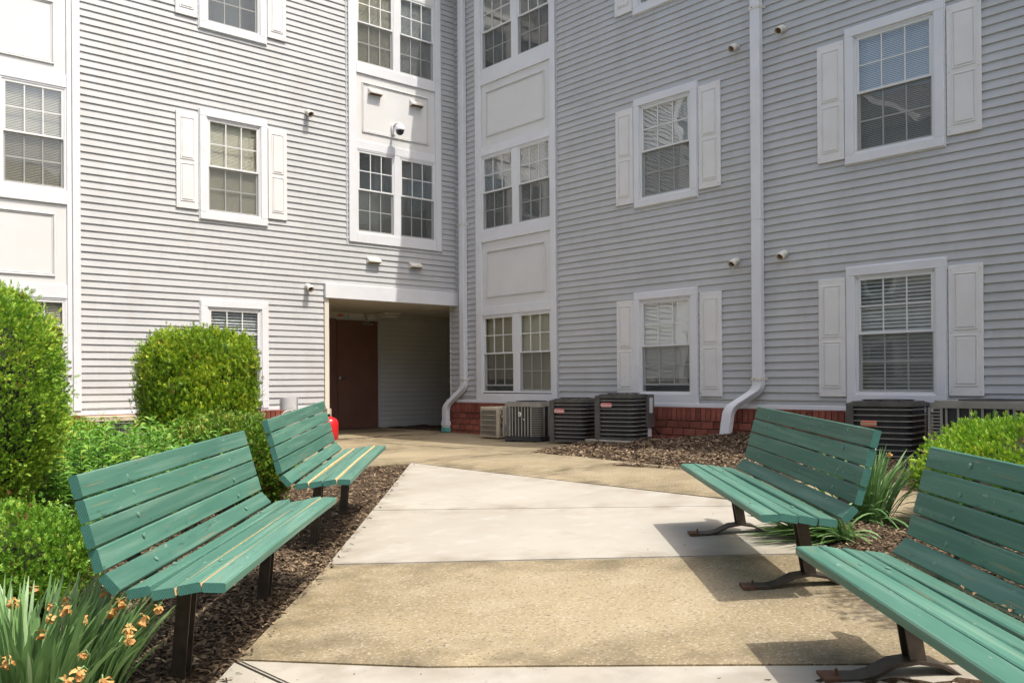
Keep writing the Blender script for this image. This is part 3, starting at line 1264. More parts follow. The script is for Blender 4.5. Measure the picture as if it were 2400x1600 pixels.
for k in (0, 1, 2):
    zt = 2.152 + k * FL - (.02 if k else 0)
    band(RW, -2.673, -.827, zt, zt + .155, .036)
    if k < 2:
        band(RW, -2.673, -.827, 3.50 + k * (FL - .06), 3.70 + k * FL, .04)
        bay_panel(RW, -2.673, -.827, zt + .157, 3.498 + k * (FL - .06), (-2.52, -.95, 2.475 + k * (FL - .01), 3.33 + k * (FL - .03)))
bay_panel(RW, -2.673, -.827, 8.24, WTOP, (-2.52, -.95, 8.4, 9.2))

# ---------------------------------------------------------------- brick base
BRK = {}


def brick_mesh(L, H, D=.05):
    key = (round(L, 3), round(H, 3), random.randint(0, 2))
    if key not in BRK:
        mb = MB().bbox((-L / 2, -D, -H / 2), (L / 2, 0, H / 2), .004)
        BRK[key] = mb.mesh('brick', m_brick)
    return BRK[key]


def brick(wall, u, z, L, H, d):
    o = link('brick', brick_mesh(L, H), B)
    p = wall(Vector((u, d + random.uniform(-.0015, .0015), z)))
    o.location = p
    o.rotation_euler = (0, 0, 0 if wall is LW else -PI / 2)
    return o


def brick_wall(wall, u0, u1, ztop, zbots, rows=3, dz=0.0):
    # soldier course
    sw, sh, g = .075, .183, .0125
    u = u0
    while u < u1 - sw:
        brick(wall, u + sw / 2, ztop - sh / 2, sw, sh, .0315)
        u += sw + g
    # stretchers
    z = ztop - sh - g
    for r_ in range(rows):
        u = u0 - (.105 if r_ % 2 else 0)
        while u < u1:
            L = .196
            a, b = max(u, u0), min(u + L, u1)
            if b - a > .03 and z - .06 > zbots - .1:
                brick(wall, (a + b) / 2, z - .048, b - a, .096, .0285)
            u += L + g
        z -= .096 + g


brick_wall(RW, -8.5, .20, .540, -.15, rows=4)
mb = MB()
wbox(mb, RW, -12.2, .235, -.03, .0243, -.3, .543)
wbox(mb, LW, -12, -2.73, -.03, .0243, -.3, .494)
mb.build('mortar', m_mortar, B)
# left wall brick pieces that show
for (a, b) in ((-7.0, -6.05), (-4.3, -2.78)):
    u = a
    while u < b - .07:
        brick(LW, u + .0385, .492 - .0925, .077, .185, .03)
        u += .0865
# brick return at the passage side
mb = MB()
mb.box((-.02, .2, -.2), (.35, .24, .545))
mb.build('mortar', m_mortar, B)

# ---------------------------------------------------------------- passage with door
mb = MB()
wbox(mb, LW, -2.85, .0, -.02, .07, 2.385, 2.635, .005)
mb.build('fascia', m_white, B)
mb = MB()
wbox(mb, LW, -2.85, -2.765, -.06, .03, -.05, 2.384, .004)
mb.build('passage_post', m_beige, B)
mb = MB()
mb.box((-2.86, .02, 2.395), (4.6, 2.9, 2.43))
c_ = mb.build('passage_ceiling', m_beige, B)
mb = MB()
x = -2.8
while x < 2.6:
    mb.box((x, .06, 2.391), (x + .004, 2.7, 2.3955))
    x += .15
mb.build('ceiling_joint', m_reveal, c_)
# back wall siding
DW = 2.71
mb = MB()
mb.box((-2.86, DW + .02, -.1), (4.6, DW + .06, 2.42))
mb.box((4.5, .1, -.1), (4.56, DW + .02, 2.42))
mb.box((-2.88, .03, -.1), (-2.82, DW + .02, 2.42))
mb.build('passage_wall', m_beige, B)
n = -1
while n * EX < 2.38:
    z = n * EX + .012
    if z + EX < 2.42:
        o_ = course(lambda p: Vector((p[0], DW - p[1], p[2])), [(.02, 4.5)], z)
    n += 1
# door set
mb = MB()
mb.box((-2.7, DW - .03, -.05), (.0, DW + .019, 2.40))
mb.build('door_surround', m_beige, B)
dr = MB().bbox((-1.065, DW - .062, -.02), (-.085, DW - .032, 2.235), .003).build('door', m_door, B)
mb = MB()
mb.bbox((-1.35, DW - .06, -.032), (-1.075, DW - .032, 2.26), .003)
mb.build('door_side_panel', m_door, B)
mb = MB()
mb.box((-1.35, DW - .07, 2.262), (-.02, DW - .031, 2.30))
mb.box((-.075, DW - .07, -.03), (-.02, DW - .031, 2.261))
mb.build('door_frame', m_reveal, B)
mb = MB()
mb.lathe([(.042, 0), (.042, .01), (.024, .014), (.014, .05)], c=(-.985, DW - .062, 1.03), n=14, axis='y')
mb.v = [(p[0], 2 * (DW - .062) - p[1], p[2]) for p in mb.v]
mb.bbox((-.99, DW - .125, 1.018), (-.865, DW - .108, 1.04), .004)
mb.build('door_handle', m_metal, dr)
mb = MB()
mb.bbox((-.50, DW - .12, 2.15), (-.22, DW - .07, 2.20), .006)
mb.box((-.45, DW - .30, 2.20), (-.43, DW - .1, 2.215))
mb.build('door_closer', m_metal, dr)
mb = MB().box((-2.2, DW - .075, -.04), (-.02, DW - .063, -.022))
mb.build('threshold', m_steel, B)

# fixtures at the door
fx = MB().bbox((-.78, DW - .10, 2.285), (-.47, DW - .031, 2.41 - .02), .01).build('emergency_light', m_pvc)
tag(fx, 'beige emergency light box above the brown door', 'light')
fx = MB().bbox((-.38, DW - .14, 2.262), (-.18, DW - .071, 2.388), .008).build('junction_box', m_pvc)
tag(fx, 'small beige box right of the emergency light above the door', 'box')
fx = MB().bbox((-1.03, DW - .042, 2.31), (-.91, DW - .031, 2.36), .002).build('door_sign', m_badge_o)
tag(fx, 'small red plate on the wall above the brown door', 'sign')
fx = MB()
fx.bbox((-.35, DW - .75, 2.34), (.05, DW - .45, 2.39), .012)
fx.bbox((-.31, DW - .71, 2.29), (.01, DW - .49, 2.34), .02)
fx = fx.build('ceiling_light', m_pvc)
tag(fx, 'square beige light fixture on the passage ceiling near the door', 'light')


# ---------------------------------------------------------------- vents, hoods, camera
def vent_pipe(wall, u, z, side=1, tilt=0.0):
    """white PVC elbow poking out of the siding, mouth turned sideways"""
    pts = [(u, -.005, z), (u, .04, z), (u, .062, z - .004), (u, .085, z - .016), (u, .125, z - .045)]
    mb = MB()
    mb.tube([wall(Vector(p)) for p in pts], .046, n=16, cap=False)
    a = Vector(pts[-1])
    b = a + Vector((0, .024, -.017))
    o_ = mb.build('vent_pipe', m_pvc, B, True)
    mb = MB()
    e_ = b - a
    mb.tube([wall(b + e_ * .1), wall(b), wall(a - e_ * .6), wall(a - e_ * .5), wall(b), wall(b + e_ * .1)], [.049, .054, .054, .043, .043, .048], n=16, cap=False)
    mb.build('pipe_mouth', m_pvc, o_, True)
    mb = MB()
    mb.tube([wall(a - (b - a) * .7), wall(a - (b - a) * .4)], .042, n=14)
    mb.build('pipe_inside', m_hole, o_)
    mb = MB()
    mb.tube([wall(Vector((u, .012, z))), wall(Vector((u, .02, z)))], .058, n=16)
    mb.build('pipe_collar', m_siding, o_)


vent_pipe(LW, -3.17, 2.56, 1)
vent_pipe(LW, -3.15, 5.49, 1)
vent_pipe(RW, -6.40, 5.53, 1)
vent_pipe(RW, -7.13, 5.56, 1)
vent_pipe(RW, -6.38, 2.58, 1)
vent_pipe(RW, -7.13, 2.60, 1)


def hood(u, z):
    mb = MB()
    w = .13
    for s in (-1, 1):
        mb.add([(u + s * w, -.0, z + .075), (u + s * w, .0, z - .06), (u + s * w, .10, z - .03), (u + s * w, .10, z - .005)], [(0, 1, 2, 3)])
        mb.add([(u + s * (w - .006), -.0, z + .075), (u + s * (w - .006), .0, z - .06), (u + s * (w - .006), .10, z - .03), (u + s * (w - .006), .10, z - .005)], [(0, 1, 2, 3)])
    mb.add([(u - w, 0, z + .075), (u + w, 0, z + .075), (u + w, .105, z - .005), (u - w, .105, z - .005)], [(0, 1, 2, 3)])
    mb.add([(u - w, .105, z - .005), (u + w, .105, z - .005), (u + w, .103, z - .032), (u - w, .103, z - .032)], [(0, 1, 2, 3)])
    mb.xf(LW)
    h = mb.build('vent_hood', m_pvc, B)
    mb = MB()
    wbox(mb, LW, u - w, u + w, .011, .018, z - .06, z + .08)
    mb.build('hood_flange', m_pvc, h)
    mb = MB()
    wbox(mb, LW, u - w + .01, u + w - .01, .02, .08, z - .04, z - .03)
    mb.build('hood_flap', m_hole, h)


hood(-1.82, 6.10)
hood(-.93, 6.07)
hood(-1.87, 3.10)
hood(-.97, 3.08)

sc = thing('security_camera', 'white dome security camera on a bracket below the upper vent hoods', 'security camera', (-1.43, 0, 5.50))
mb = MB().bbox((-.045, -.045, -.09), (.045, -.03, .11), .006)
mb.tube([(0, -.04, .07), (0, -.12, .10), (.0, -.20, .09), (0, -.24, .05)], .022, n=10)
mb.build('bracket', m_white, sc, True)
mb = MB().lathe([(.02, .07), (.06, .055), (.085, .02), (.088, -.04), (.08, -.05)], c=(0, -.24, 0), n=20)
mb.build('housing', m_white, sc, True)
mb = MB().lathe([(.072, -.05), (.070, -.08), (.055, -.11), (.03, -.128), (.003, -.134)], c=(0, -.24, 0), n=20)
mb.build('dome', m_dome, sc, True)


# ---------------------------------------------------------------- downspouts
def spout(name_pts, w, h, ztop, brackets):
    mb = MB()
    side = Vector((0, 1, 0))
    return mb


def smooth_path(pts, r=.08, n=4):
    out = [Vector(pts[0])]
    for i in range(1, len(pts) - 1):
        p0, p1, p2 = Vector(pts[i - 1]), Vector(pts[i]), Vector(pts[i + 1])
        a = p1 + (p0 - p1).normalized() * r
        b = p1 + (p2 - p1).normalized() * r
        for k in range(n + 1):
            t_ = k / n
            out.append(a * (1 - t_) ** 2 + p1 * 2 * t_ * (1 - t_) + b * t_ ** 2)
    out.append(Vector(pts[-1]))
    return out


def downspout(u, zk, pts_low, bz, w=.145, h=.095):
    top = Vector((-.062, u, WTOP))
    kink = Vector((-.062, u, zk))
    path = [top, kink] + [Vector(p) for p in pts_low]
    mb = MB()
    sm_ = smooth_path(path, .10, 5)
    dv = Vector(pts_low[0]) - kink
    side = Vector((0, 1, 0))
    mb.recttube(sm_, w, h, side)
    d = mb.build('downspout', m_white, B)
    for z in bz:
        k = MB()
        k.box((-.115, u - w / 2 - .004, z - .018), (.0, u + w / 2 + .004, z + .018))
        k.box((-.018, u - w / 2 - .045, z - .017), (-.012, u + w / 2 + .001, z + .017))
        k.build('bracket', m_pvc, d)
        k = MB().lathe([(.008, 0), (.008, .004), (.004, .006)], n=8, axis='x')
        k.xf(lambda p: Vector((-.12 - p.x, u + .03 + p.y, z + p.z)))
        k.build('screw', m_hole, d)
    for z in (3.1, 6.1):
        k = MB().box((-.113, u - w / 2 - .002, z - .003), (-.005, u + w / 2 + .002, z + .003))
        k.build('pipe_joint', m_reveal, d)
    return d


d1 = downspout(-.30, .82, [(-.16, .135, .47), (-.16, .135, .05)], (.98, 3.9), w=.15)
MB().recttube([(-.16, .135, .18), (-.16, .135, .10)], .175, .12, (0, 1, 0)).build('pipe_joint', m_white, d1)
MB().recttube([(-.16, .135, .062), (-.16, .135, -.02)], .165, .115, (0, 1, 0)).build('spout_cap', m_teal, d1)
d2 = downspout(-6.74, .80, [(-.26, -6.40, .54), (-.30, -6.36, .12)], (.95, 5.95), w=.15)

# west and south wings across the courtyard (seen only mirrored in the window glass)
m_far_siding = mat('far_siding', (.50, .495, .48), .6)
for nm, lab, x0, y0, x1, y1 in (('apartment_wing', 'grey sided apartment wing across the courtyard to the left, mirrored in window glass', -27, -30, -19, 8),
                                ('apartment_wing', 'grey sided apartment wing behind the viewer, mirrored in window glass', -27, -44, 10, -33)):
    wg = thing(nm, lab, 'building')
    MB().box((x0, y0, -.4), (x1, y1, 9.3)).build('wall', m_far_siding, wg)
    mb = MB()
    if x0 == x0 and nm and y1 == 8:
        for k in range(70):
            z = .5 + k * .127
            mb.box((x1 + .001, y0, z), (x1 + .014, y1, z + .108))
    else:
        for k in range(70):
            z = .5 + k * .127
            mb.box((x0, y1 + .001, z), (x1, y1 + .014, z + .108))
    tag(mb.build('siding_boards', m_far_siding, wg), kind='stuff')
    rf = MB()
    if y1 == 8:
        rf.prism([(x0 - .5, 9.3), (x1 + .5, 9.3), ((x0 + x1) / 2, 12.0)], 'y', y0 - .4, y1 + .4)
    else:
        rf.prism([(y0 - .5, 9.3), (y1 + .5, 9.3), ((y0 + y1) / 2, 12.4)], 'x', x0 - .4, x1 + .4)
    rf.build('roof', mat('roof_shingle', (.12, .115, .11), .9), wg)
    for st in range(3):
        for i in range(9):
            if y1 == 8:
                c = y0 + 3 + i * 4.0
                MB().box((x1 + .015, c - .65, .8 + st * 2.96), (x1 + .06, c + .65, 2.3 + st * 2.96)).build('window', m_white, wg)
                MB().box((x1 + .061, c - .5, .95 + st * 2.96), (x1 + .063, c + .5, 2.15 + st * 2.96)).build('pane', m_room, wg)
            else:
                c = x0 + 3 + i * 3.9
                MB().box((c - .65, y1 + .015, .8 + st * 2.96), (c + .65, y1 + .06, 2.3 + st * 2.96)).build('window', m_white, wg)
                MB().box((c - .5, y1 + .061, .95 + st * 2.96), (c + .5, y1 + .063, 2.15 + st * 2.96)).build('pane', m_room, wg)

build_courses()

#@@PART2
# ================================================================== benches
SW, ST, BL = .089, .037, 2.03     # slat width, thickness, bench length
# (front/top x, z) -> (back/top x, z) of each slat's upper face: x grows towards the back
SEAT = [((0, 0), (.093, .002)), ((.100, .006), (.193, -.012)), ((.197, -.005), (.289, -.024)), ((.294, -.020), (.386, -.031))]
BACK = [((.405, -.026), (.466, .040))]
bz = Vector((.470, .048))
bd = Vector((.098, .372)).normalized()
for i in range(4):
    a = bz + bd * (i * .0985)
    BACK.append(((a.x, a.y), (a.x + bd.x * .0915, a.y + bd.y * .0915)))


def slat_mesh(p, q, down, seed, bare):
    """board whose upper face runs from p to q (x, z); thickness goes to the 'down' side"""
    r = random.Random(seed)
    p, q = Vector(p), Vector(q)
    e = (q - p).normalized()
    nrm = Vector((-e.y, e.x)) * (-1 if down else 1)
    c = .005
    w = (q - p).length
    prof = [(c, 0), (w - c, 0), (w, c), (w, ST - c), (w - c, ST), (c, ST), (0, ST - c), (0, c)]
    pts = [p + e * u + nrm * t_ for u, t_ in prof]
    N = 14
    mb = MB()
    bow = r.uniform(-.007, .007)
    tw = r.uniform(-.003, .003)
    e0, e1 = r.uniform(-.006, .006), r.uniform(-.006, .006)
    vs = []
    for k in range(N + 1):
        t_ = k / N
        y = t_ * (BL + e1 - e0) + e0
        s = bow * math.sin(t_ * PI) + tw * (t_ - .5)
        for v in pts:
            vs.append((v.x + nrm.x * s, y, v.y + nrm.y * s))
    fs, mi = [], []
    m = len(pts)
    for k in range(N):
        for i in range(m):
            fs.append((k * m + i, k * m + (i + 1) % m, (k + 1) * m + (i + 1) % m, (k + 1) * m + i))
            mi.append(2 if (bare and i in bare) else 0)
    fs += [tuple(range(m))[::-1], tuple(range(N * m, (N + 1) * m))]
    mi += [1, 1]
    mb.add(vs, fs)
    mb.mi = mi
    me = mb.mesh('slat', [m_paint, m_endgrain, m_bare])
    of_ = np.array([seed * 1.37 % 11, seed * 2.11 % 13, seed * .73 % 7])
    cen = np.array([(p.x + q.x) / 2, 0, (p.y + q.y) / 2])
    g_ = np.array([v.co[:] for v in me.vertices]) - cen + of_ * np.array([.012, 1, .008])
    at = me.attributes.new('gco', 'FLOAT_VECTOR', 'POINT')
    at.data.foreach_set('vector', g_.astype(np.float32).ravel())
    return me


BOLT = MB().lathe([(.011, 0), (.0105, .003), (.006, .0055), (.001, .006)], n=10).mesh('bolt', m_bolt_paint := noise(mat('painted_bolt', (.2, .4, .3), .4), (.06, .17, .13), (.20, .30, .24), scale=30))

# supports: column, bracket under the seat and up the back, arched foot
PS = .96
SEAT = [tuple((x * PS, z * PS) for x, z in q) for q in SEAT]
BACK = [tuple((x * PS, z * PS) for x, z in q) for q in BACK]
LEG_TOP = -.062


def foot_mesh():
    mb = MB()
    P = [(-.01, 0), (.12, 0), (.17, .012), (.25, .052), (.33, .064), (.41, .052), (.49, .012), (.54, 0), (.67, 0)]
    lo = [(x, z) for x, z in P]
    hi = [(x, z + .013) for x, z in P]
    n = len(P)
    vs = []
    for y in (-.048, .048):
        vs += [(x, y, z) for x, z in lo] + [(x, y, z) for x, z in hi]
    fs = []
    for i in range(n - 1):
        fs += [(i, i + 1, 2 * n + i + 1, 2 * n + i), (n + i, 3 * n + i, 3 * n + i + 1, n + i + 1),
               (i, n + i, n + i + 1, i + 1), (2 * n + i, 2 * n + i + 1, 3 * n + i + 1, 3 * n + i)]
    fs += [(0, 2 * n, 3 * n, n), (n - 1, 2 * n - 1, 4 * n - 1, 3 * n - 1)]
    mb.add(vs, fs)
    return mb


def beam(mb, a, b, w, d, t_=.008):
    """I-section column from a to b in the xz plane: flanges face front/back, width along the bench"""
    a, b = Vector(a), Vector(b)
    e = (b - a).normalized()
    s = Vector((e.z, 0, -e.x))
    Y = Vector((0, 1, 0))

    def slab(s0, s1, y0, y1):
        c = []
        for p in (a, b):
            for (ss, yy) in ((s0, y0), (s1, y0), (s1, y1), (s0, y1)):
                c.append(p + s * ss + Y * yy)
        mb.add(c, [(0, 1, 2, 3), (4, 7, 6, 5), (0, 4, 5, 1), (1, 5, 6, 2), (2, 6, 7, 3), (3, 7, 4, 0)])
    slab(-d / 2, d / 2, -w / 2, -w / 2 + t_)
    slab(-d / 2, d / 2, w / 2 - t_, w / 2)
    slab(-t_ / 2, t_ / 2, -w / 2 + t_, w / 2 - t_)


def bench(label, front, rear, mirror, ys, foot, seed, seat_h_near, bares, lift=None):
    """front: xy of the seat front corner at the near end, rear: same at the far end"""
    a = Vector(front)
    b = Vector(rear)
    ax = (b - a).normalized()
    bk = Vector((ax.y, -ax.x, 0)) if not mirror else Vector((-ax.y, ax.x, 0))
    bk.z = 0
    bk.normalize()
    up = bk.cross(ax) if not mirror else ax.cross(bk)
    if up.z < 0:
        up = -up
    root = bpy.data.objects.new('park_bench', None)
    COL.objects.link(root)
    tag(root, label, 'bench', 'green slatted benches along the path')
    root.empty_display_size = .3
    ground = Vector((a.x, a.y, gz(a.x, a.y)))
    Mx = Matrix(((bk.x, ax.x, up.x, ground.x), (bk.y, ax.y, up.y, ground.y), (bk.z, ax.z, up.z, ground.z), (0, 0, 0, 1)))
    # keep the root itself free of shear: bake the frame into the meshes, root at the base
    root.location = ground
    H0 = (a - ground).dot(up)
    R3 = Matrix(((bk.x, ax.x, up.x), (bk.y, ax.y, up.y), (bk.z, ax.z, up.z)))

    def put(me, name, parent=root, mats=None):
        me.transform(R3.to_4x4())
        if R3.determinant() < 0:
            me.flip_normals()
        return link(name, me, parent)
    off = Vector((0, 0, H0))
    k = 0
    for grp, lst in (('seat_slat', SEAT), ('back_slat', BACK)):
        for i, (p, q) in enumerate(lst):
            down = True
            p2, q2 = list(p), list(q)
            if lift and (grp, i) in lift:
                p2[1] += lift[(grp, i)][0]
                q2[1] += lift[(grp, i)][1]
            if bares.get((grp, i)):
                sh_ = (Vector(q2) - Vector(p2)).normalized() * (.0012 if seed == 1 else .0018)
                q2 = [q2[0] - sh_.x, q2[1] - sh_.y]
            me = slat_mesh((p2[0], p2[1] + H0), (q2[0], q2[1] + H0), down, seed * 100 + k, bares.get((grp, i)))
            so = put(me, grp)
            # bolts on the face
            pm = (Vector(p2) + Vector(q2)) / 2
            e = (Vector(q2) - Vector(p2)).normalized()
            nn = Vector((-e.y, e.x))
            for y in ys:
                bo = link('bolt', BOLT, root)
                r_ = random.Random(seed * 31 + k * 7 + int(y * 10))
                jj = r_.uniform(-.018, .018)
                c = Vector((pm.x + e.x * jj + nn.x * .0005, y + r_.uniform(-.012, .012), pm.y + e.y * jj + nn.y * .0005 + H0))
                bo.location = R3 @ c
                zz = (R3 @ Vector((nn.x, 0, nn.y))).normalized()
                bo.rotation_euler = zz.to_track_quat('Z', 'Y').to_euler()
            k += 1
    for y in ys:
        # column
        mb = MB()
        gy_ = ground + ax * y
        hfoot = .075 if foot else -.12
        lx0, lx1 = .335, .285
        beam(mb, (lx0, 0, hfoot), (lx1, 0, H0 + LEG_TOP), .075, .058)
        mb.xf(lambda p: p + Vector((0, y, 0)))
        put(mb.mesh('leg', m_steel), 'leg')
        # bracket following the slats from underneath
        mb = MB()
        prof = [(.10, -.040), (.19, -.048), (.37, -.068), (.415, -.066), (.46, -.018), (.50, .035), (.575, .355)]
        inner = [(x + (.0 if i < 4 else .045), z - (.045 if i < 3 else (.035 if i < 5 else .01))) for i, (x, z) in enumerate(prof)]
        n = len(prof)
        vs = []
        for yy in (y - .02, y + .02):
            vs += [(x, yy, z + H0) for x, z in prof] + [(x, yy, z + H0) for x, z in inner]
        fs = []
        for i in range(n - 1):
            fs += [(i, i + 1, 2 * n + i + 1, 2 * n + i), (n + i, 3 * n + i, 3 * n + i + 1, n + i + 1), (i, n + i, n + i + 1, i + 1), (2 * n + i, 2 * n + i + 1, 3 * n + i + 1, 3 * n + i)]
        fs += [(0, 2 * n, 3 * n, n), (n - 1, 2 * n - 1, 4 * n - 1, 3 * n - 1)]
        mb.add(vs, fs)
        put(mb.mesh('bracket', m_steel), 'bracket')
        if foot:
            mb = foot_mesh()
            mb.xf(lambda p: p + Vector((0, y, .006)))
            fo = put(mb.mesh('foot', m_steel), 'foot')
            for x in (.045, .60):
                mb = MB().lathe([(.012, .019), (.012, .022), (.006, .023), (.006, .040), (.004, .043)], c=(x, y, 0), n=8)
                put(mb.mesh('anchor_bolt', m_rust), 'anchor_bolt', fo)
            mb = MB().box((-.012, y - .049, .004), (.05, y + .049, .0195))
            put(mb.mesh('rusty_end', m_rust), 'rusty_end', fo)
    return root


def P3(lat, dep, z):
    return ld(lat, dep, z)


def on_ray(px, py, dep):
    """3D point at camera depth dep under photo pixel (used to read off measured corner positions)"""
    x = (px - PPX) / FPX
    y = -(py - PPY) / FPX
    d = fwv + r2 * x + u2 * y
    return Vector((CX, CY, CZ)) + d * (dep / d.dot(fwv))


def ends(pn, dn, pf, df):
    a = on_ray(*pn, dn)
    b = on_ray(*pf, df)
    b = a + (b - a).normalized() * BL
    return a, b


a, b = ends((531, 1364), 3.30, (790, 1164), 5.33)
bench('weathered green slatted bench beside the daffodil clump, nearest on the left of the path', a, b, True, (.40, 1.62), False, 1, .47,
      {('seat_slat', 0): (2, 3), ('seat_slat', 1): (2, 6), ('seat_slat', 2): (6,)}, lift={('seat_slat', 3): (.012, .006), ('seat_slat', 2): (-.008, -.004)})
a, b = ends((822.4, 1122), 5.95, (905, 1043), 7.98)
bench('green slatted bench farther left of the path, in front of the boxwood bush', a, b, True, (.40, 1.66), False, 2, .5,
      {('seat_slat', 0): (2, 3), ('seat_slat', 1): (6, 7), ('seat_slat', 2): (2, 3), ('seat_slat', 3): (6, 7)})
a, b = ends((1781, 1204), 4.27, (1594.5, 1086), 6.30)
bench('green slatted bench in front of the black air conditioner with the faded badge', a, b, False, (.31, 1.68), True, 3, .47, {})
R1AX = (b - a).normalized()
b2 = on_ray(1863, 1279, 3.62)
dir2 = (Vector((R1AX.x, R1AX.y, R1AX.z - .004))).normalized()
# nearest right bench: angled a touch more towards the viewer
bench('green slatted bench at the right edge, nearest of all, with dry petals on its seat', b2 - dir2 * BL, b2, False, (.33, 1.70), True, 4, .45, {})

# ================================================================== air conditioners
def rrect(w, d, r, n=5):
    pts = []
    for (cx, cy, a0) in ((w / 2 - r, d / 2 - r, 0), (-w / 2 + r, d / 2 - r, PI / 2), (-w / 2 + r, -d / 2 + r, PI), (w / 2 - r, -d / 2 + r, 1.5 * PI)):
        for k in range(n + 1):
            a_ = a0 + PI / 2 * k / n
            pts.append((cx + r * math.cos(a_), cy + r * math.sin(a_)))
    return pts


def ring(mb, w, d, r, z0, z1, t_=.008):
    o_ = rrect(w, d, r)
    i_ = rrect(w - 2 * t_, d - 2 * t_, max(r - t_, .002))
    n = len(o_)
    vs = [(x, y, z0) for x, y in o_] + [(x, y, z1) for x, y in o_] + [(x, y, z0) for x, y in i_] + [(x, y, z1) for x, y in i_]
    fs = []
    for k in range(n):
        j = (k + 1) % n
        fs += [(k, j, n + j, n + k), (2 * n + k, 3 * n + k, 3 * n + j, 2 * n + j), (n + k, n + j, 3 * n + j, 3 * n + k), (k, 2 * n + k, 2 * n + j, j)]
    mb.add(vs, fs)
    return mb


def text_mesh(txt, size, m, extrude=.001, bold=False, sx=1.0):
    cu = bpy.data.curves.new('lettering', 'FONT')
    cu.body = txt
    cu.size = size
    cu.extrude = extrude
    cu.align_x = 'CENTER'
    cu.align_y = 'CENTER'
    if bold:
        cu.offset = size * .02
    tmp = bpy.data.objects.new('tmp_text', cu)
    COL.objects.link(tmp)
    bpy.context.view_layer.update()
    me = bpy.data.meshes.new_from_object(tmp.evaluated_get(bpy.context.evaluated_depsgraph_get()))
    bpy.data.objects.remove(tmp)
    bpy.data.curves.remove(cu)
    me.materials.clear()
    me.materials.append(m)
    if sx != 1:
        me.transform(Matrix.Diagonal((sx, 1, 1, 1)))
    return me


def face_text(root, me, name, side, u, z, off):
    """lay text on a face of a unit. side '-x' or '-y' ; text reads left to right seen from outside"""
    o_ = link(name, me, root)
    if side == '-y':
        o_.rotation_euler = (PI / 2, 0, 0)
        o_.location = (u, -off, z)
    else:
        o_.rotation_euler = (PI / 2, 0, -PI / 2)
        o_.location = (-off, u, z)
    return o_


def ac_bars(label, cx, cy, z0, w, d, h, badge_m, badge_u, badge_z, big=False, pad=True, rows=9, text=True, bolts=True, group=None, badge_w=.20, rz=0):
    """black unit with horizontal louvre bars; near corner rounded"""
    t_ = thing('air_conditioner', label, 'air conditioner', (cx, cy, z0), math.radians(rz), group)
    mb = MB().prism(rrect(w - .05, d - .05, .10), 'z', .03, h - .05)
    mb.build('coil', m_acblack, t_)
    MB().prism(rrect(w, d, .11), 'z', 0, .035).build('base_pan', m_acgrey, t_)
    lid = MB().prism(rrect(w + .012, d + .012, .115), 'z', h - .055, h - .012)
    lid.prism(rrect(w - .04, d - .04, .10), 'z', h - .0119, h)
    lid = lid.build('lid', m_acgrey, t_)
    mb = MB()
    for k in range(9):
        r_ = .07 + k * .03
        if r_ > w / 2 - .03:
            break
        pts = [(r_ * math.cos(2 * PI * i / 24), r_ * math.sin(2 * PI * i / 24), h + .012) for i in range(25)]
        mb.tube(pts, .003, n=5, cap=False)
    for k in range(8):
        a_ = 2 * PI * k / 8
        mb.tube([(.05 * math.cos(a_), .05 * math.sin(a_), h + .016), ((w / 2 - .06) * math.cos(a_), (w / 2 - .06) * math.sin(a_), h + .004)], .004, n=5)
    mb.build('fan_guard', m_black, lid)
    bars = None
    for k in range(rows):
        z = .075 + (h - .17) * k / (rows - 1)
        mb = MB()
        ring(mb, w, d, .115, z, z + .013, .02)
        if bars is None:
            bars = mb.mesh('louver', m_acbar)
            zb = z
        o_ = link('louver', bars, t_)
        o_.location.z = z - zb
    # fine vertical fins between the bars
    mb = MB()
    o_ = rrect(w - .028, d - .028, .10, 8)
    per = []
    for i in range(len(o_)):
        a_, b_ = Vector(o_[i]), Vector(o_[(i + 1) % len(o_)])
        L = (b_ - a_).length
        n = max(1, int(L / .016))
        for k in range(n):
            per.append((a_ + (b_ - a_) * k / n, (b_ - a_).normalized()))
    for p, e in per:
        q = p + e * .004
        mb.add([(p.x, p.y, .04), (q.x, q.y, .04), (q.x, q.y, h - .06), (p.x, p.y, h - .06)], [(0, 1, 2, 3)])
    tag(mb.build('fins', m_coil, t_), kind='stuff')
    # corner post at the far left
    mb = MB()
    mb.bbox((-w / 2 - .006, d / 2 - .075, .0), (-w / 2 + .02, d / 2 + .006, h - .02), .004)
    mb.build('corner_post', m_acgrey, t_)
    mb = MB()
    mb.bbox((w / 2 - .07, -d / 2 - .006, .0), (w / 2 + .006, -d / 2 + .02, h - .02), .004)
    mb.build('corner_post', m_acgrey, t_)
    bw = badge_w
    bp_ = MB().bbox((-w / 2 - .016, badge_u - bw / 2, badge_z - .032), (-w / 2 - .002, badge_u + bw / 2, badge_z + .032), .008).build('badge', badge_m, t_)
    if text:
        mb = MB()
        x = -w / 2 - .0165
        for (y0, y1, za, zb_) in ((-bw / 2 + .008, bw / 2 - .008, .022, .0255), (-bw / 2 + .008, bw / 2 - .008, -.0255, -.022)):
            mb.box((x, badge_u + y0, badge_z + za), (x + .002, badge_u + y1, badge_z + zb_))
        mb.build('badge_line', m_letter if badge_m is m_badge else m_badge_o, bp_)
        face_text(bp_, text_mesh('Goodman', .046, m_letter if badge_m is m_badge else m_actan, bold=True), 'lettering', '-x', badge_u, badge_z, w / 2 + .0165)
    return t_


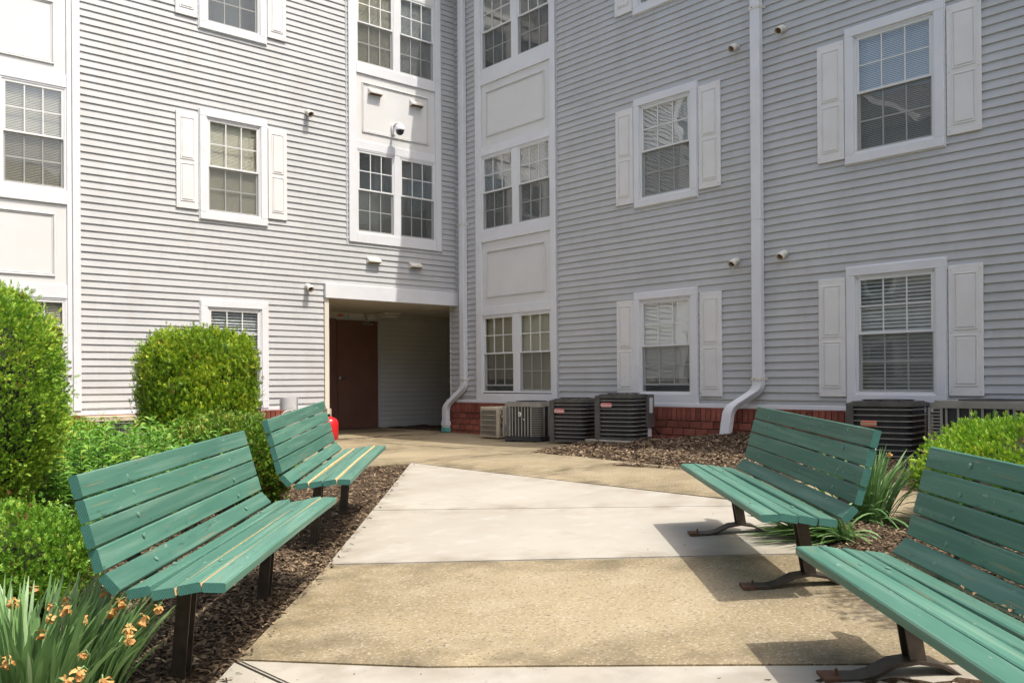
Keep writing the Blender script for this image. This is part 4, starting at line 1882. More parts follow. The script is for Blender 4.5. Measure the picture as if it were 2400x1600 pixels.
AC = []
u = ac_bars('dark grey air conditioner with red badge, behind the paler ribbed unit on concrete', -.69, -3.90, .012, .56, .60, .655, m_badge, .12, .47, rz=14, group='black air conditioners with louvre bars', rows=9, badge_w=.17)
u = ac_bars('tall black air conditioner with red badge and paper labels, next to the mulch bed', -.70, -4.88, .088, .57, .62, .655, m_badge, .12, .50, rz=15, group='black air conditioners with louvre bars', rows=9, badge_w=.17)
mb = MB().bbox((.285, -.345, .17), (.32, -.05, .65), .006)
mb.bbox((.10, -.342, .17), (.30, -.305, .652), .005)
mb.build('electrical_box', m_acgrey, u)
MB().box((.16, -.344, .38), (.27, -.3425, .60)).build('paper_label', m_label, u)
MB().box((.16, -.322, .035), (.27, -.313, .165)).build('paper_label', m_label, u)
ho = MB().tube([(.26, -.32, .16), (.34, -.36, .12), (.42, -.37, .05), (.40, -.42, .0), (.50, -.40, -.02)], .012, n=8)
ho.build('hose', m_black, u, True)
pd = MB().bbox((-1.08, -5.30, -.10), (-.26, -4.46, .086), .006).build('equipment_pad', m_slab_w)
tag(pd, 'pale concrete pad under the tall black air conditioner', 'pad')
u = ac_bars('large black air conditioner with faded orange badge, behind the right benches', -.62, -8.80, -.055, .66, .70, .745, m_badge_o, .10, .50, rz=8, group='black air conditioners with louvre bars', rows=10, badge_w=.17)
pd = MB().bbox((-1.02, -9.32, -.18), (-.2, -8.40, -.057), .006).build('equipment_pad', m_slab_t)
tag(pd, 'tan concrete pad under the large black air conditioner on the right', 'pad')


def ac_ribs(label, cx, cy, z0, w, d, h, badge=True, group=None, rz=0):
    """grey unit with vertical ribs, louvred corners, dark plastic base"""
    t_ = thing('air_conditioner', label, 'air conditioner', (cx, cy, z0), math.radians(rz), group)
    b_ = MB().prism(rrect(w + .01, d + .01, .10), 'z', .03, .10)
    for sx_ in (-1, 1):
        for sy_ in (-1, 1):
            b_.box((sx_ * (w / 2 - .16), sy_ * (d / 2 - .16), 0), (sx_ * (w / 2 - .03), sy_ * (d / 2 - .03), .031))
    b_.build('plastic_base', m_acblack, t_)
    MB().prism(rrect(w - .04, d - .04, .08), 'z', .10, h - .06).build('coil', m_acblack, t_)
    lid = MB().prism(rrect(w + .015, d + .015, .11), 'z', h - .075, h - .02)
    lid.prism(rrect(w - .05, d - .05, .09), 'z', h - .0199, h)
    lid = lid.build('lid', m_acrib, t_)
    MB().lathe([(w * .42, h + .001), (w * .42, h + .008), (w * .40, h + .012), (.05, h + .02), (.01, h + .02)], n=28).build('fan_guard', m_black, lid)
    # ribs on -x and -y faces
    rib = MB().bbox((-w / 2 - .004, -.011, .105), (-w / 2 + .014, .011, h - .076), .003).mesh('rib', m_acrib)
    n = 6
    for k in range(n):
        y = d / 2 - .19 - (d - .42) * k / (n - 1)
        link('rib', rib, t_).location.y = y
    rib2 = MB().bbox((-.011, -d / 2 - .004, .105), (.011, -d / 2 + .014, h - .076), .003).mesh('rib', m_acrib)
    for k in range(n):
        x = -w / 2 + .26 + (w - .42) * k / (n - 1)
        if x < w / 2 - .08:
            link('rib', rib2, t_).location.x = x
    # louvres at the near corner and left edge
    lo_ = MB()
    c = w / 2

    def corner_louver(z):
        r_ = .10
        pts = []
        for k in range(9):
            a_ = PI + PI / 2 * k / 8
            pts.append((-w / 2 + r_ + (r_ + .004) * math.cos(a_), -d / 2 + r_ + (r_ + .004) * math.sin(a_)))
        pts = [(-w / 2 - .004, -d / 2 + .17)] + pts + [(-w / 2 + .115, -d / 2 - .004)]
        m_ = MB()
        nn = len(pts)
        inn = [(p[0] * .965, p[1] * .965) for p in pts]
        vs = [(x, y, z) for x, y in pts] + [(x, y, z + .011) for x, y in pts] + [(x, y, z) for x, y in inn] + [(x, y, z + .011) for x, y in inn]
        fs = []
        for k in range(nn - 1):
            fs += [(k, k + 1, nn + k + 1, nn + k), (nn + k, nn + k + 1, 3 * nn + k + 1, 3 * nn + k), (k, 2 * nn + k, 2 * nn + k + 1, k + 1)]
        m_.add(vs, fs)
        return m_
    me = corner_louver(0).mesh('louver', m_acrib)
    nl = 17
    for k in range(nl):
        link('louver', me, t_).location.z = .112 + (h - .20) * k / (nl - 1)
    mb = MB()
    for k in range(nl):
        z = .112 + (h - .20) * k / (nl - 1)
        mb.box((-w / 2 - .004, d / 2 - .13, z), (-w / 2 + .01, d / 2 - .02, z + .014))
    tag(mb.build('louvers', m_acrib, t_), kind='stuff')
    for y in (d / 2 - .015, d / 2 - .14, -d / 2 + .17):
        MB().box((-w / 2 - .0045, y - .012, .105), (-w / 2 + .0135, y + .012, h - .076)).build('upright', m_acrib, t_)
    mb = MB()
    mb.box((-w / 2 + .115, -d / 2 - .0045, .105), (-w / 2 + .135, -d / 2 + .0135, h - .076))
    mb.build('upright', m_acrib, t_)
    if badge:
        bd_ = MB().lathe([(.036, 0), (.036, .006), (.03, .009)], n=20, axis='x')
        bd_.xf(lambda p: Vector((-w / 2 - .004 - p.x, .02 + p.y * .75, h - .20 + p.z)))
        bd_ = bd_.build('badge', m_letter, t_)
        face_text(bd_, text_mesh('R', .042, m_letter_k, bold=True, sx=1.2), 'lettering', '-x', .02, h - .20, w / 2 + .0132)
        mb = MB().bbox((-w / 2 - .008, -.075, h - .285), (-w / 2 - .003, -.045, h - .27), .002)
        mb.build('small_tag', m_letter, t_)
    return t_


ac_ribs('pale grey air conditioner with vertical ribs, round badge and dark plastic base', -.69, -2.89, -.045, .62, .72, .655, rz=14)
ac_ribs('wide grey ribbed air conditioner mostly hidden behind the lime bush at right', -.50, -9.88, -.06, .80, 1.02, .765, badge=False)

# tan box unit with wire grille
yk = thing('air_conditioner', 'small tan air conditioner with wire grille and black letters on its side', 'air conditioner', (-.43, -1.885, -.03))
w, d, h = .66, .48, .535
MB().bbox((-w / 2, -d / 2, .012), (w / 2, d / 2, h), .012).build('cabinet', m_actan, yk)
mb = MB().box((-w / 2 - .004, -d / 2 + .055, .05), (-w / 2 + .01, d / 2 - .03, h - .05))
mb.build('coil', m_coil, yk)
mb = MB()
for k in range(17):
    y = -d / 2 + .06 + (d - .10) * k / 16
    mb.box((-w / 2 - .010, y - .002, .045), (-w / 2 - .006, y + .002, h - .045))
for k in range(6):
    z = .05 + (h - .10) * k / 5
    mb.box((-w / 2 - .014, -d / 2 + .05, z - .004), (-w / 2 - .0101, d / 2 - .025, z + .004))
mb.build('wire_grille', m_actan, yk)
mb = MB()
for k in range(7):
    z = .05 + k * .027
    mb.box((-w / 2 + .05, -d / 2 - .002, z), (-w / 2 + .36, -d / 2 + .004, z + .013))
mb.build('vent_slot', m_letter_k, yk)
for i, ch in enumerate('YORK'):
    face_text(yk, text_mesh(ch, .105, m_letter_k, bold=True, sx=1.15), 'lettering', '-y', -w / 2 + .085, h - .085 - i * .075, d / 2 + .002)
MB().box((-w / 2 + .03, -d / 2 + .03, 0), (w / 2 - .03, d / 2 - .03, .013)).build('base_pan', m_rust, yk)

# units along the left wall, mostly behind the planting
def box_ac(label, x0, x1, z1, y=-.5, d=.5, top=m_acgrey):
    t_ = thing('air_conditioner', label, 'air conditioner', ((x0 + x1) / 2, y + d / 2, -.05))
    w_ = (x1 - x0)
    MB().prism(rrect(w_, d, .07), 'z', z1 - .02, z1 + .045).build('lid', top, t_)
    MB().prism(rrect(w_ - .05, d - .05, .06), 'z', .02, z1 - .02).build('coil', m_acblack, t_)
    bar = MB()
    for k in range(7):
        z = .06 + (z1 - .12) * k / 6
        link('louver', ring(MB(), w_ - .01, d - .01, .065, z, z + .014, .01).mesh('louver', m_acbar), t_)
    mb = MB()
    for k in range(int(w_ / .022)):
        x = -w_ / 2 + .02 + k * .022
        mb.box((x, -d / 2 + .012, .03), (x + .004, -d / 2 + .016, z1 - .02))
    tag(mb.build('fins', m_acbar, t_), kind='stuff')
    MB().prism(rrect(w_, d, .07), 'z', -.03, .02).build('base_pan', m_acgrey, t_)
    return t_


box_ac('grey topped air conditioner beside the tall conifer, against the left wall', -7.75, -7.01, .60)
cg = box_ac('wide low air conditioner with warped tan lid behind the leafy plants', -6.77, -6.08, .49, top=m_wood)
box_ac('small dark grey air conditioner right of the clipped conifer', -4.85, -4.18, .66)

# gas cylinders by the doorway
pt = thing('gas_cylinder', 'white gas cylinder with grey collar and brown stain, behind the second left bench', 'gas cylinder', (-3.73, -.45, -.03))
MB().lathe([(.12, 0), (.15, .03), (.158, .10), (.158, .36), (.14, .45), (.08, .515), (.04, .53)], n=28).build('body', m_tank, pt, True)
mb = MB()
n = 26
for (r_, z0_, z1_) in ((.152, .535, .735),):
    vs, fs = [], []
    for k in range(n + 1):
        a_ = -.35 * PI + (1.62 * PI) * k / n + PI * .18
        for rr in (r_, r_ - .006):
            for z in (z0_, z1_):
                vs.append((rr * math.cos(a_ + .5), rr * math.sin(a_ + .5), z))
    for k in range(n):
        b0, b1 = k * 4, (k + 1) * 4
        fs += [(b0, b1, b1 + 1, b0 + 1), (b0 + 2, b0 + 3, b1 + 3, b1 + 2), (b0 + 1, b1 + 1, b1 + 3, b0 + 3), (b0, b0 + 2, b1 + 2, b1)]
    fs += [(0, 1, 3, 2), (n * 4, n * 4 + 2, n * 4 + 3, n * 4 + 1)]
    mb.add(vs, fs)
mb.build('collar', m_collar, pt, True)
MB().lathe([(.02, .53), (.02, .60), (.035, .605), (.035, .63), (.01, .635)], n=12).build('valve', m_bolt, pt)
pt = thing('gas_cylinder', 'squat white gas cylinder without collar, between the stained one and the red canister', 'gas cylinder', (-3.35, -.45, -.03))
MB().lathe([(.14, 0), (.19, .03), (.205, .10), (.205, .42), (.19, .50), (.12, .555), (.05, .57)], n=28).build('body', m_tank, pt, True)
MB().lathe([(.03, .57), (.03, .60), (.01, .605)], n=12).build('valve', m_bolt, pt)
rc = thing('red_canister', 'bright red round topped canister standing by the passage doorway', 'canister', (-2.955, -.34, -.02))
MB().lathe([(.14, 0), (.155, .02), (.157, .26), (.15, .31), (.12, .355), (.06, .385), (.02, .39)], n=28).build('body', m_red, rc, True)
MB().lathe([(.025, .39), (.025, .43), (.01, .435)], n=10).build('cap', m_black, rc)

# ================================================================== vegetation
def frames(nrm, r):
    """random tangent frames about unit vectors nrm (n,3)"""
    n = len(nrm)
    a = r.normal(size=(n, 3))
    t1 = np.cross(nrm, a)
    t1 /= np.linalg.norm(t1, axis=1)[:, None] + 1e-9
    t2 = np.cross(nrm, t1)
    return t1, t2


def leaf_quads(c, dirv, side, L, Wd, tint, fold=.0):
    """diamond-ish leaves with 4 verts; c base, dirv along, side across"""
    tip = c + dirv * L[:, None]
    mid = c + dirv * (L * .45)[:, None]
    s = side * (Wd / 2)[:, None]
    V = np.stack([c, mid + s, tip, mid - s], 1).reshape(-1, 3)
    F = np.arange(len(c))[:, None] * 4 + np.array([[0, 1, 2, 3]])
    return V, F, np.repeat(tint, 4)


def shell_points(n, rad, squ, r, zmin=-.95, depth=(.72, 1.0), lump=.08, seed=0):
    """points on a lumpy superellipsoid shell; returns unit-ish offsets and outward normals"""
    p = squ
    d = r.normal(size=(int(n * 4), 3))
    d /= np.linalg.norm(d, axis=1)[:, None]
    k = (np.abs(d[:, 0]) ** p + np.abs(d[:, 1]) ** p + np.abs(d[:, 2]) ** p) ** (-1 / p)
    ok = (d[:, 2] > zmin) & (r.uniform(0, 1, len(d)) < (k / k.max()) ** 2.4)   # even cover, corners included
    d = d[ok][:n]
    n = len(d)
    k = (np.abs(d[:, 0]) ** p + np.abs(d[:, 1]) ** p + np.abs(d[:, 2]) ** p) ** (-1 / p)
    lum = 1 + lump * (np.sin(d[:, 0] * 7 + seed) * np.sin(d[:, 1] * 6 + 1.3 * seed) + .7 * np.sin(d[:, 2] * 9 + d[:, 0] * 5 + seed) + .5 * np.sin(d[:, 1] * 17 + d[:, 2] * 13))
    q = r.uniform(0, 1, n) ** .45
    rr = depth[0] + (depth[1] - depth[0]) * q
    pos = d * (k * lum * rr)[:, None] * np.array(rad)
    nn = np.sign(d) * np.abs(d * k[:, None]) ** (p - 1) / np.array(rad)
    nn /= np.linalg.norm(nn, axis=1)[:, None]
    return pos, nn, q


def spray_bush(name, label, cat, loc, rad, squ, n, m, leafL, leafW, taper=0.0, up=.5, per=9, seed=1, depth=(.75, 1.02), lump=.07, zc=None, sprayL=.06, stray=0, flat=.35, group=None, topcut=None, tuft=8, deadf=1.0, tipf=.35, jit=.20):
    """bush of many small sprays, each a fan of scale-like leaves"""
    r = np.random.default_rng(seed)
    zc = rad[2] if zc is None else zc
    root = thing(name, label, cat, loc, 0, group)
    want = n
    pos, nn, q = shell_points(int(n * 2.2), rad, squ, r, depth=depth, lump=lump, seed=seed)
    toc = np.array([CX - loc[0], CY - loc[1], 0])
    toc /= np.linalg.norm(toc)
    # the far side, never in view, gets only a thin covering
    keep = (nn @ toc > -.35) | (r.uniform(0, 1, len(nn)) < .15)
    pos, nn, q = pos[keep][:want], nn[keep][:want], q[keep][:want]
    n = len(pos)
    if taper:
        f = 1 - taper * np.clip(-(pos[:, 2] / rad[2]) - .0, 0, 1) ** 1.5
        pos[:, :2] *= f[:, None]
    # gather the sprays into tufts
    nt_ = max(60, n // tuft)
    ti = r.integers(0, nt_, n)
    tdir = nn[ti]
    blend = .80
    pos = pos[ti] + r.normal(0, .042, (n, 3)) * (sprayL / .05) * np.array([1, 1, 1.3])
    nn = nn * (1 - blend) + tdir * blend
    nn /= np.linalg.norm(nn, axis=1)[:, None]
    ttone = r.normal(0, .13, nt_)[ti]
    tax = r.normal(0, .30, (nt_, 3))[ti]
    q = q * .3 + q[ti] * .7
    pos[:, 2] += zc
    if topcut:
        pos[:, 2] = np.minimum(pos[:, 2], topcut + r.uniform(-.04, .02, n))
    # spray axis: outward + up + jitter
    ax = nn * (1 - up) + np.array([0, 0, 1]) * up + r.normal(0, jit, (n, 3)) + tax * .7
    ax /= np.linalg.norm(ax, axis=1)[:, None]
    pn = nn + r.normal(0, .55, (n, 3))
    side = np.cross(ax, pn)
    side /= np.linalg.norm(side, axis=1)[:, None] + 1e-9
    tone = r.normal(0, .16, n) + .5 + .16 * np.sin(pos[:, 0] * 5 + seed) * np.sin(pos[:, 2] * 6 + pos[:, 1] * 4)
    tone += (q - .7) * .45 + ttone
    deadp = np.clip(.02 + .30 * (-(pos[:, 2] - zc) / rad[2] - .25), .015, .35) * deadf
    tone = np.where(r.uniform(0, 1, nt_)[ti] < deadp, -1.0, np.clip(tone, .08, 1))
    Vs, Fs, Ts = [], [], []
    off = 0
    SL = sprayL * r.uniform(.6, 1.25, n)
    for j in range(per):
        t_ = (j // 2 + .4) / (per / 2)
        sg = 1 if j % 2 else -1
        if j == per - 1:
            base = pos + ax * (SL * .75)[:, None]
            dv = ax
        else:
            base = pos + ax * (SL * t_ * .85)[:, None]
            dv = ax * .72 + side * sg * .75 * (1.1 - .4 * t_) + r.normal(0, .12, (n, 3))
        dv = dv / np.linalg.norm(dv, axis=1)[:, None]
        sd = np.cross(dv, np.cross(ax, side) + r.normal(0, flat, (n, 3)))
        sd /= np.linalg.norm(sd, axis=1)[:, None] + 1e-9
        L = leafL * r.uniform(.7, 1.3, n)
        Wd = leafW * r.uniform(.7, 1.3, n)
        tt = np.where(tone < 0, r.uniform(0, .055, n), np.clip(tone + r.normal(0, .10, n) + tipf * (t_ - .4), .07, 1))
        V, F, T = leaf_quads(base, dv, sd, L, Wd, tt)
        Vs.append(V)
        Fs.append(F + off)
        Ts.append(T)
        off += len(V)
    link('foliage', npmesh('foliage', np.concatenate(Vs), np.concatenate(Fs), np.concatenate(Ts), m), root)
    # solid core in dark colour standing for the shade inside, closing gaps; plus stems
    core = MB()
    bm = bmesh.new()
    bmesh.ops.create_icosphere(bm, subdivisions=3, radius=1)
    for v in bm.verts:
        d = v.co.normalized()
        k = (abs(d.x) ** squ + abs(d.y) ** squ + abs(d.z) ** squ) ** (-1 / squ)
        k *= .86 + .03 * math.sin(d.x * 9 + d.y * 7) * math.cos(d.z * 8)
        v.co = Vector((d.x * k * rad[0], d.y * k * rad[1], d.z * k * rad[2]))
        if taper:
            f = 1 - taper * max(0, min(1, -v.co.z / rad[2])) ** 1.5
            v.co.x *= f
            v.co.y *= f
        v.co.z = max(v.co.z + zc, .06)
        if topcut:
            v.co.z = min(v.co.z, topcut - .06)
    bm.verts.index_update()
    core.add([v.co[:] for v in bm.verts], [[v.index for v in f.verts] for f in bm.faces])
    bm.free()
    core.build('shade_core', m_core, root, True)
    st = MB()
    rr = random.Random(seed)
    for k in range(9):
        a_ = rr.uniform(0, 2 * PI)
        e = rr.uniform(.3, .8)
        st.tube([(rr.uniform(-.05, .05), rr.uniform(-.05, .05), -.05), (math.cos(a_) * rad[0] * e * .35, math.sin(a_) * rad[1] * e * .35, zc * .45), (math.cos(a_) * rad[0] * e, math.sin(a_) * rad[1] * e, zc * rr.uniform(.7, 1.3))], [.022, .015, .006], n=6)
    st.build('stem', m_twig, root)
    return root


def gp(lat, dep, dz=0.0):
    p = ld(lat, dep)
    return (p.x, p.y, float(mulch_z(np.array([p.x]), np.array([p.y]))[0]) + dz)


spray_bush('conifer_bush', 'tall bright green clipped conifer cut off by the left edge of the picture', 'bush', gp(-4.15, 5.95), (.90, .90, .95), 4.2, 60000, m_arb, .0138, .0070,
           taper=.72, up=.35, per=9, seed=3, depth=(.90, 1.0), lump=.022, zc=.89, sprayL=.034)
spray_bush('conifer_bush', 'barrel shaped clipped conifer in front of the ground floor window', 'bush', gp(-3.45, 9.6), (.505, .505, .66), 5.5, 26000, m_barrel, .024, .0085,
           taper=.20, up=.74, jit=.14, tipf=.55, per=8, seed=5, depth=(.88, 1.0), lump=.018, zc=.92, sprayL=.045)
spray_bush('low_bush', 'low rounded lime green bush left of the nearest left bench', 'bush', gp(-2.95, 4.72), (.58, .55, .27), 2.6, 17000, m_mid, .014, .008,
           taper=.1, up=.6, per=8, seed=8, depth=(.80, 1.04), lump=.05, zc=.27, sprayL=.03)
spray_bush('low_bush', 'feathery lime green bush behind the nearest right bench', 'bush', gp(3.60, 5.95), (.80, .72, .36), 2.8, 24000, m_lime, .015, .0062,
           taper=.15, up=.30, jit=.16, per=9, seed=9, depth=(.88, 1.02), lump=.05, zc=.37, sprayL=.036)
spray_bush('low_bush', 'small yellow green bush below the brick, between the tall conifer and leafy plants', 'bush', gp(-5.05, 9.6), (.62, .5, .33), 2.4, 7000, m_lime, .018, .009,
           taper=.1, up=.6, per=7, seed=10, depth=(.8, 1.04), lump=.06, zc=.30, sprayL=.045)
spray_bush('boxwood_bush', 'round boxwood bush behind the two left benches', 'bush', gp(-2.68, 8.25), (.50, .54, .39), 2.6, 15000, m_box, .020, .012,
           taper=.1, up=.4, per=7, seed=12, depth=(.78, 1.05), lump=.04, zc=.38, sprayL=.035)
# stray shoots on the conifer and right bush
# ---- lance leaved perennials
def lance_plants(label, spots, seed, h=.62):
    r = np.random.default_rng(seed)
    root = thing('leafy_plants', label, 'plants', gp(*spots[0]))
    base = Vector(root.location)
    P, D, SD, LL, WW, TT = [], [], [], [], [], []
    st = MB()
    ns = 0
    for (la, de) in spots:
        for _ in range(20):
            p = Vector(gp(la + r.normal(0, .19), de + r.normal(0, .22))) - base
            hh = h * r.uniform(.72, 1.12)
            lean = Vector((r.normal(0, .10), r.normal(0, .10), 0))
            tp = p + lean + Vector((0, 0, hh))
            st.add([(p.x - .003, p.y, p.z), (p.x + .003, p.y, p.z), (tp.x, tp.y, tp.z), (tp.x - .002, tp.y + .003, tp.z)], [(0, 1, 2, 3)])
            nl = 15
            for k in range(nl):
                t_ = .28 + .72 * k / (nl - 1)
                c = p + (tp - p) * t_
                for s_ in (0, 1):
                    a_ = k * 1.57 + s_ * PI + r.normal(0, .3)
                    el = .05 + .75 * t_ ** 2 * r.uniform(.4, 1.1)
                    d = np.array([math.cos(a_) * math.cos(el), math.sin(a_) * math.cos(el), math.sin(el)])
                    P.append(c[:])
                    D.append(d)
                    SD.append(np.array([-math.sin(a_), math.cos(a_), r.normal(0, .25)]))
                    LL.append(.12 * r.uniform(.6, 1.15) * (1.1 - .45 * max(0, t_ - .7) / .3))
                    WW.append(.029 * r.uniform(.8, 1.25))
                    TT.append(min(1, max(0, .38 + .30 * t_ + r.normal(0, .17))))
    P, D, SD, LL, WW, TT = map(np.array, (P, D, SD, LL, WW, TT))
    n = len(P)
    # curved leaf: 3 stations
    dn = D.copy()
    dn[:, 2] -= .55
    dn /= np.linalg.norm(dn, axis=1)[:, None]
    m1 = P + D * (LL * .45)[:, None]
    m2 = m1 + (D * .6 + dn * .4) * (LL * .3)[:, None]
    tip = m2 + dn * (LL * .3)[:, None]
    nrm = np.cross(D, SD)
    s1 = SD * (WW * .5)[:, None]
    s2 = SD * (WW * .38)[:, None]
    lift = nrm * (WW * .18)[:, None]
    V = np.stack([P, m1 + s1 + lift, m1, m1 - s1 + lift, m2 + s2 + lift, m2, m2 - s2 + lift, tip], 1).reshape(-1, 3)
    b = np.arange(n)[:, None] * 8
    F4 = np.concatenate([b + np.array([[1, 2, 5, 4]]), b + np.array([[2, 3, 6, 5]])], 0)
    F3 = np.concatenate([b + np.array([[0, 2, 1]]), b + np.array([[0, 3, 2]]), b + np.array([[4, 5, 7]]), b + np.array([[5, 6, 7]])], 0)
    F3q = np.concatenate([F3, F3[:, 2:3]], 1)
    me = bpy.data.meshes.new('foliage')
    allf = [tuple(f) for f in F4.tolist()] + [tuple(f) for f in F3.tolist()]
    me.from_pydata(V.tolist(), [], allf)
    at = me.attributes.new('tint', 'FLOAT', 'POINT')
    at.data.foreach_set('value', np.repeat(TT, 8).astype(np.float32))
    me.materials.append(m_phlox)
    link('foliage', me, root)
    st.build('stem', m_twig, root)
    return root


lance_plants('upright lance leaved green plants behind the nearest left bench', [(-3.75, 8.3), (-3.35, 8.0), (-3.0, 7.5), (-3.9, 7.7), (-3.5, 7.3), (-3.1, 6.9), (-4.2, 8.2), (-3.75, 6.9), (-3.3, 6.5), (-2.75, 6.9), (-4.1, 7.2), (-2.9, 8.4), (-3.2, 8.7), (-3.8, 8.8)], 21, .74)


# ---- daffodil clumps
def blades(n, r, spread, L, lean, arch, base_r, W0=.016, dirbias=None, flop=0.0):
    Vs, Fs, Ts = [], [], []
    K = 7
    off = 0
    for i in range(n):
        a_ = r.uniform(0, 2 * PI)
        rad_ = base_r * math.sqrt(r.uniform(0, 1))
        p = np.array([math.cos(a_) * rad_, math.sin(a_) * rad_, -.01])
        out = np.array([math.cos(a_), math.sin(a_), 0]) * (.35 + rad_ / base_r) + r.normal(0, .25, 3) * np.array([1, 1, 0])
        if dirbias is not None:
            out = out * .4 + np.array(dirbias)
        out /= np.linalg.norm(out) + 1e-9
        l = L * r.uniform(.65, 1.12)
        ln = lean * r.uniform(.25, 1.1) * (.4 + .8 * rad_ / base_r)
        ar = arch * r.uniform(.4, 1.3)
        th = PI / 2 - ln
        q = p.copy()
        sd = np.array([-out[1], out[0], 0])
        tw = r.uniform(-.9, .9)
        tn = np.clip(r.normal(.45, .2), 0, 1)
        w0 = W0 * r.uniform(.75, 1.2)
        for k in range(K + 1):
            t_ = k / K
            d = out * math.cos(th) + np.array([0, 0, 1]) * math.sin(th)
            wd = w0 * (1 - max(0, (t_ - .72) / .28) ** 1.6 * .92) * (.8 + .2 * min(1, t_ * 4))
            s_ = sd * math.cos(tw * t_ + .2) + np.cross(d, sd) * math.sin(tw * t_ + .2)
            Vs += [q + s_ * wd / 2, q - s_ * wd / 2]
            Ts += [tn + .1 * t_] * 2
            q = q + d * (l / K)
            th -= ar / K * (1 + 1.5 * t_)
            if q[2] < .012:
                q[2] = .012
                th = max(th, 0)
        for k in range(K):
            b = off + k * 2
            Fs.append((b, b + 1, b + 3, b + 2))
        off += 2 * (K + 1)
    return np.array(Vs), np.array(Fs), np.array(Ts)


def wilted_flower(r, h, seed):
    """stalk, papery sheath and a shrivelled nodding bloom"""
    Vs, Fs = [], []
    mb = MB()
    n = 8
    # drooping trumpet
    prof = [(.006, 0), (.012, .012), (.014, .028), (.020, .042), (.026, .05), (.020, .056)]
    for j, (rr, z) in enumerate(prof):
        for k in range(n):
            a_ = 2 * PI * k / n
            q = rr * (1 + .28 * math.sin(3 * a_ + j + seed) + r.uniform(-.15, .15))
            Vs.append((q * math.cos(a_), q * math.sin(a_), -z))
    for j in range(len(prof) - 1):
        for k in range(n):
            Fs.append((j * n + k, j * n + (k + 1) % n, (j + 1) * n + (k + 1) % n, (j + 1) * n + k))
    mb.add(Vs, Fs)
    # crumpled tepals
    for i in range(6):
        a_ = 2 * PI * i / 6 + r.uniform(-.3, .3)
        l = r.uniform(.028, .050)
        p0 = Vector((math.cos(a_) * .006, math.sin(a_) * .006, -.004))
        p1 = p0 + Vector((math.cos(a_) * l * .5, math.sin(a_) * l * .5, r.uniform(-.012, .016)))
        p2 = p1 + Vector((math.cos(a_ + .5) * l * .4, math.sin(a_ + .5) * l * .4, r.uniform(-.025, -.004)))
        s_ = Vector((-math.sin(a_), math.cos(a_), r.uniform(-.5, .5))) * .010
        mb.add([p0 - s_ * .4, p0 + s_ * .4, p1 + s_, p1 - s_, p2 + s_ * .5, p2 - s_ * .5], [(0, 1, 2, 3), (3, 2, 4, 5)])
    return mb


def daffodils(label, loc, nb, L, lean, arch, base_r, flowers, seed, extra=None):
    r = np.random.default_rng(seed)
    root = thing('daffodil_clump', label, 'daffodils', loc)
    V, F, T = blades(nb, r, 1, L, lean, arch, base_r)
    if extra:
        for (ne, kw) in extra:
            V2, F2, T2 = blades(ne, r, 1, **kw)
            F = np.concatenate([F, F2 + len(V)])
            V = np.concatenate([V, V2])
            T = np.concatenate([T, T2])
    link('leaves', npmesh('leaves', V, F, np.clip(T, 0, 1), m_blade, True), root)
    R_ = random.Random(seed)
    for i, (x, y, z) in enumerate(flowers):
        st = MB()
        bx, by = x * .45, y * .45
        top = Vector((x, y, z))
        st.tube([(bx, by, 0), (bx + (x - bx) * .35, by + (y - by) * .35, z * .55), top - Vector((0, 0, .01)), top + Vector((.012 * math.cos(i), .012 * math.sin(i), .004)), top + Vector((.03 * math.cos(i), .03 * math.sin(i), -.006))], [.0035, .003, .0025, .0025, .0025], n=6)
        s_ = st.build('flower_stalk', m_stalk, root)
        fl = wilted_flower(R_, z, i)
        ti = Matrix.Rotation(R_.uniform(-.9, .9), 3, 'X') @ Matrix.Rotation(R_.uniform(-.9, .9), 3, 'Y') @ Matrix.Scale(R_.uniform(.42, .66), 3)
        o3 = top + Vector((.03 * math.cos(i), .03 * math.sin(i), -.006))
        fl.xf(lambda p: ti @ p + o3)
        me = fl.mesh('wilted_flower', m_petal)
        at = me.attributes.new('tint', 'FLOAT', 'POINT')
        at.data.foreach_set('value', [R_.random() for _ in me.vertices])
        link('wilted_flower', me, root)
    return root


m_stalk = mat('flower_stalk', (.16, .27, .09), .5)
bl = Vector(gp(-1.80, 3.22))


def fpx(px, py, dep):
    return tuple(on_ray(px, py, dep) - bl)


FLW = [(55, 1375, 3.55), (28, 1408, 3.3), (135, 1415, 3.3), (172, 1395, 3.4), (172, 1418, 3.35), (238, 1382, 3.4), (245, 1425, 3.3), (105, 1445, 3.2), (200, 1450, 3.15), (300, 1400, 3.3), (384, 1412, 3.3),
       (296, 1460, 3.1), (320, 1440, 3.2), (280, 1495, 3.0), (22, 1548, 2.85), (210, 1525, 2.9), (205, 1560, 2.85), (240, 1580, 2.8), (130, 1590, 2.75), (75, 1480, 3.1)]
daffodils('large clump of daffodils gone over with orange wilted flowers in the lower left corner', tuple(bl), 560, .49, .34, .40, .30,
          [fpx(*q) for q in FLW], 31)
b3_ = gp(2.48, 6.30)
daffodils('loose daffodil clump with sprawling leaves and one orange bloom between the right benches', b3_, 190, .56, .42, .5, .14,
          [tuple(on_ray(2076, 1062, 6.2) - Vector(b3_))], 33,
          extra=[(75, dict(L=.46, lean=1.25, arch=.9, base_r=.10, dirbias=(-.75, .2, 0))), (26, dict(L=.50, lean=1.3, arch=.8, base_r=.12, dirbias=(-.2, -.9, 0)))])
# second tuft whose leaves flop over the path edge behind the bench legs
b4_ = gp(2.02, 5.72)
daffodils('flattened daffodil leaves flopping onto the pale path behind the bench legs', b4_, 30, .34, 1.2, .9, .10, [], 35,
          extra=[(240, dict(L=.44, lean=1.3, arch=.5, base_r=.17, W0=.018, dirbias=(-1.0, .70, 0)))])
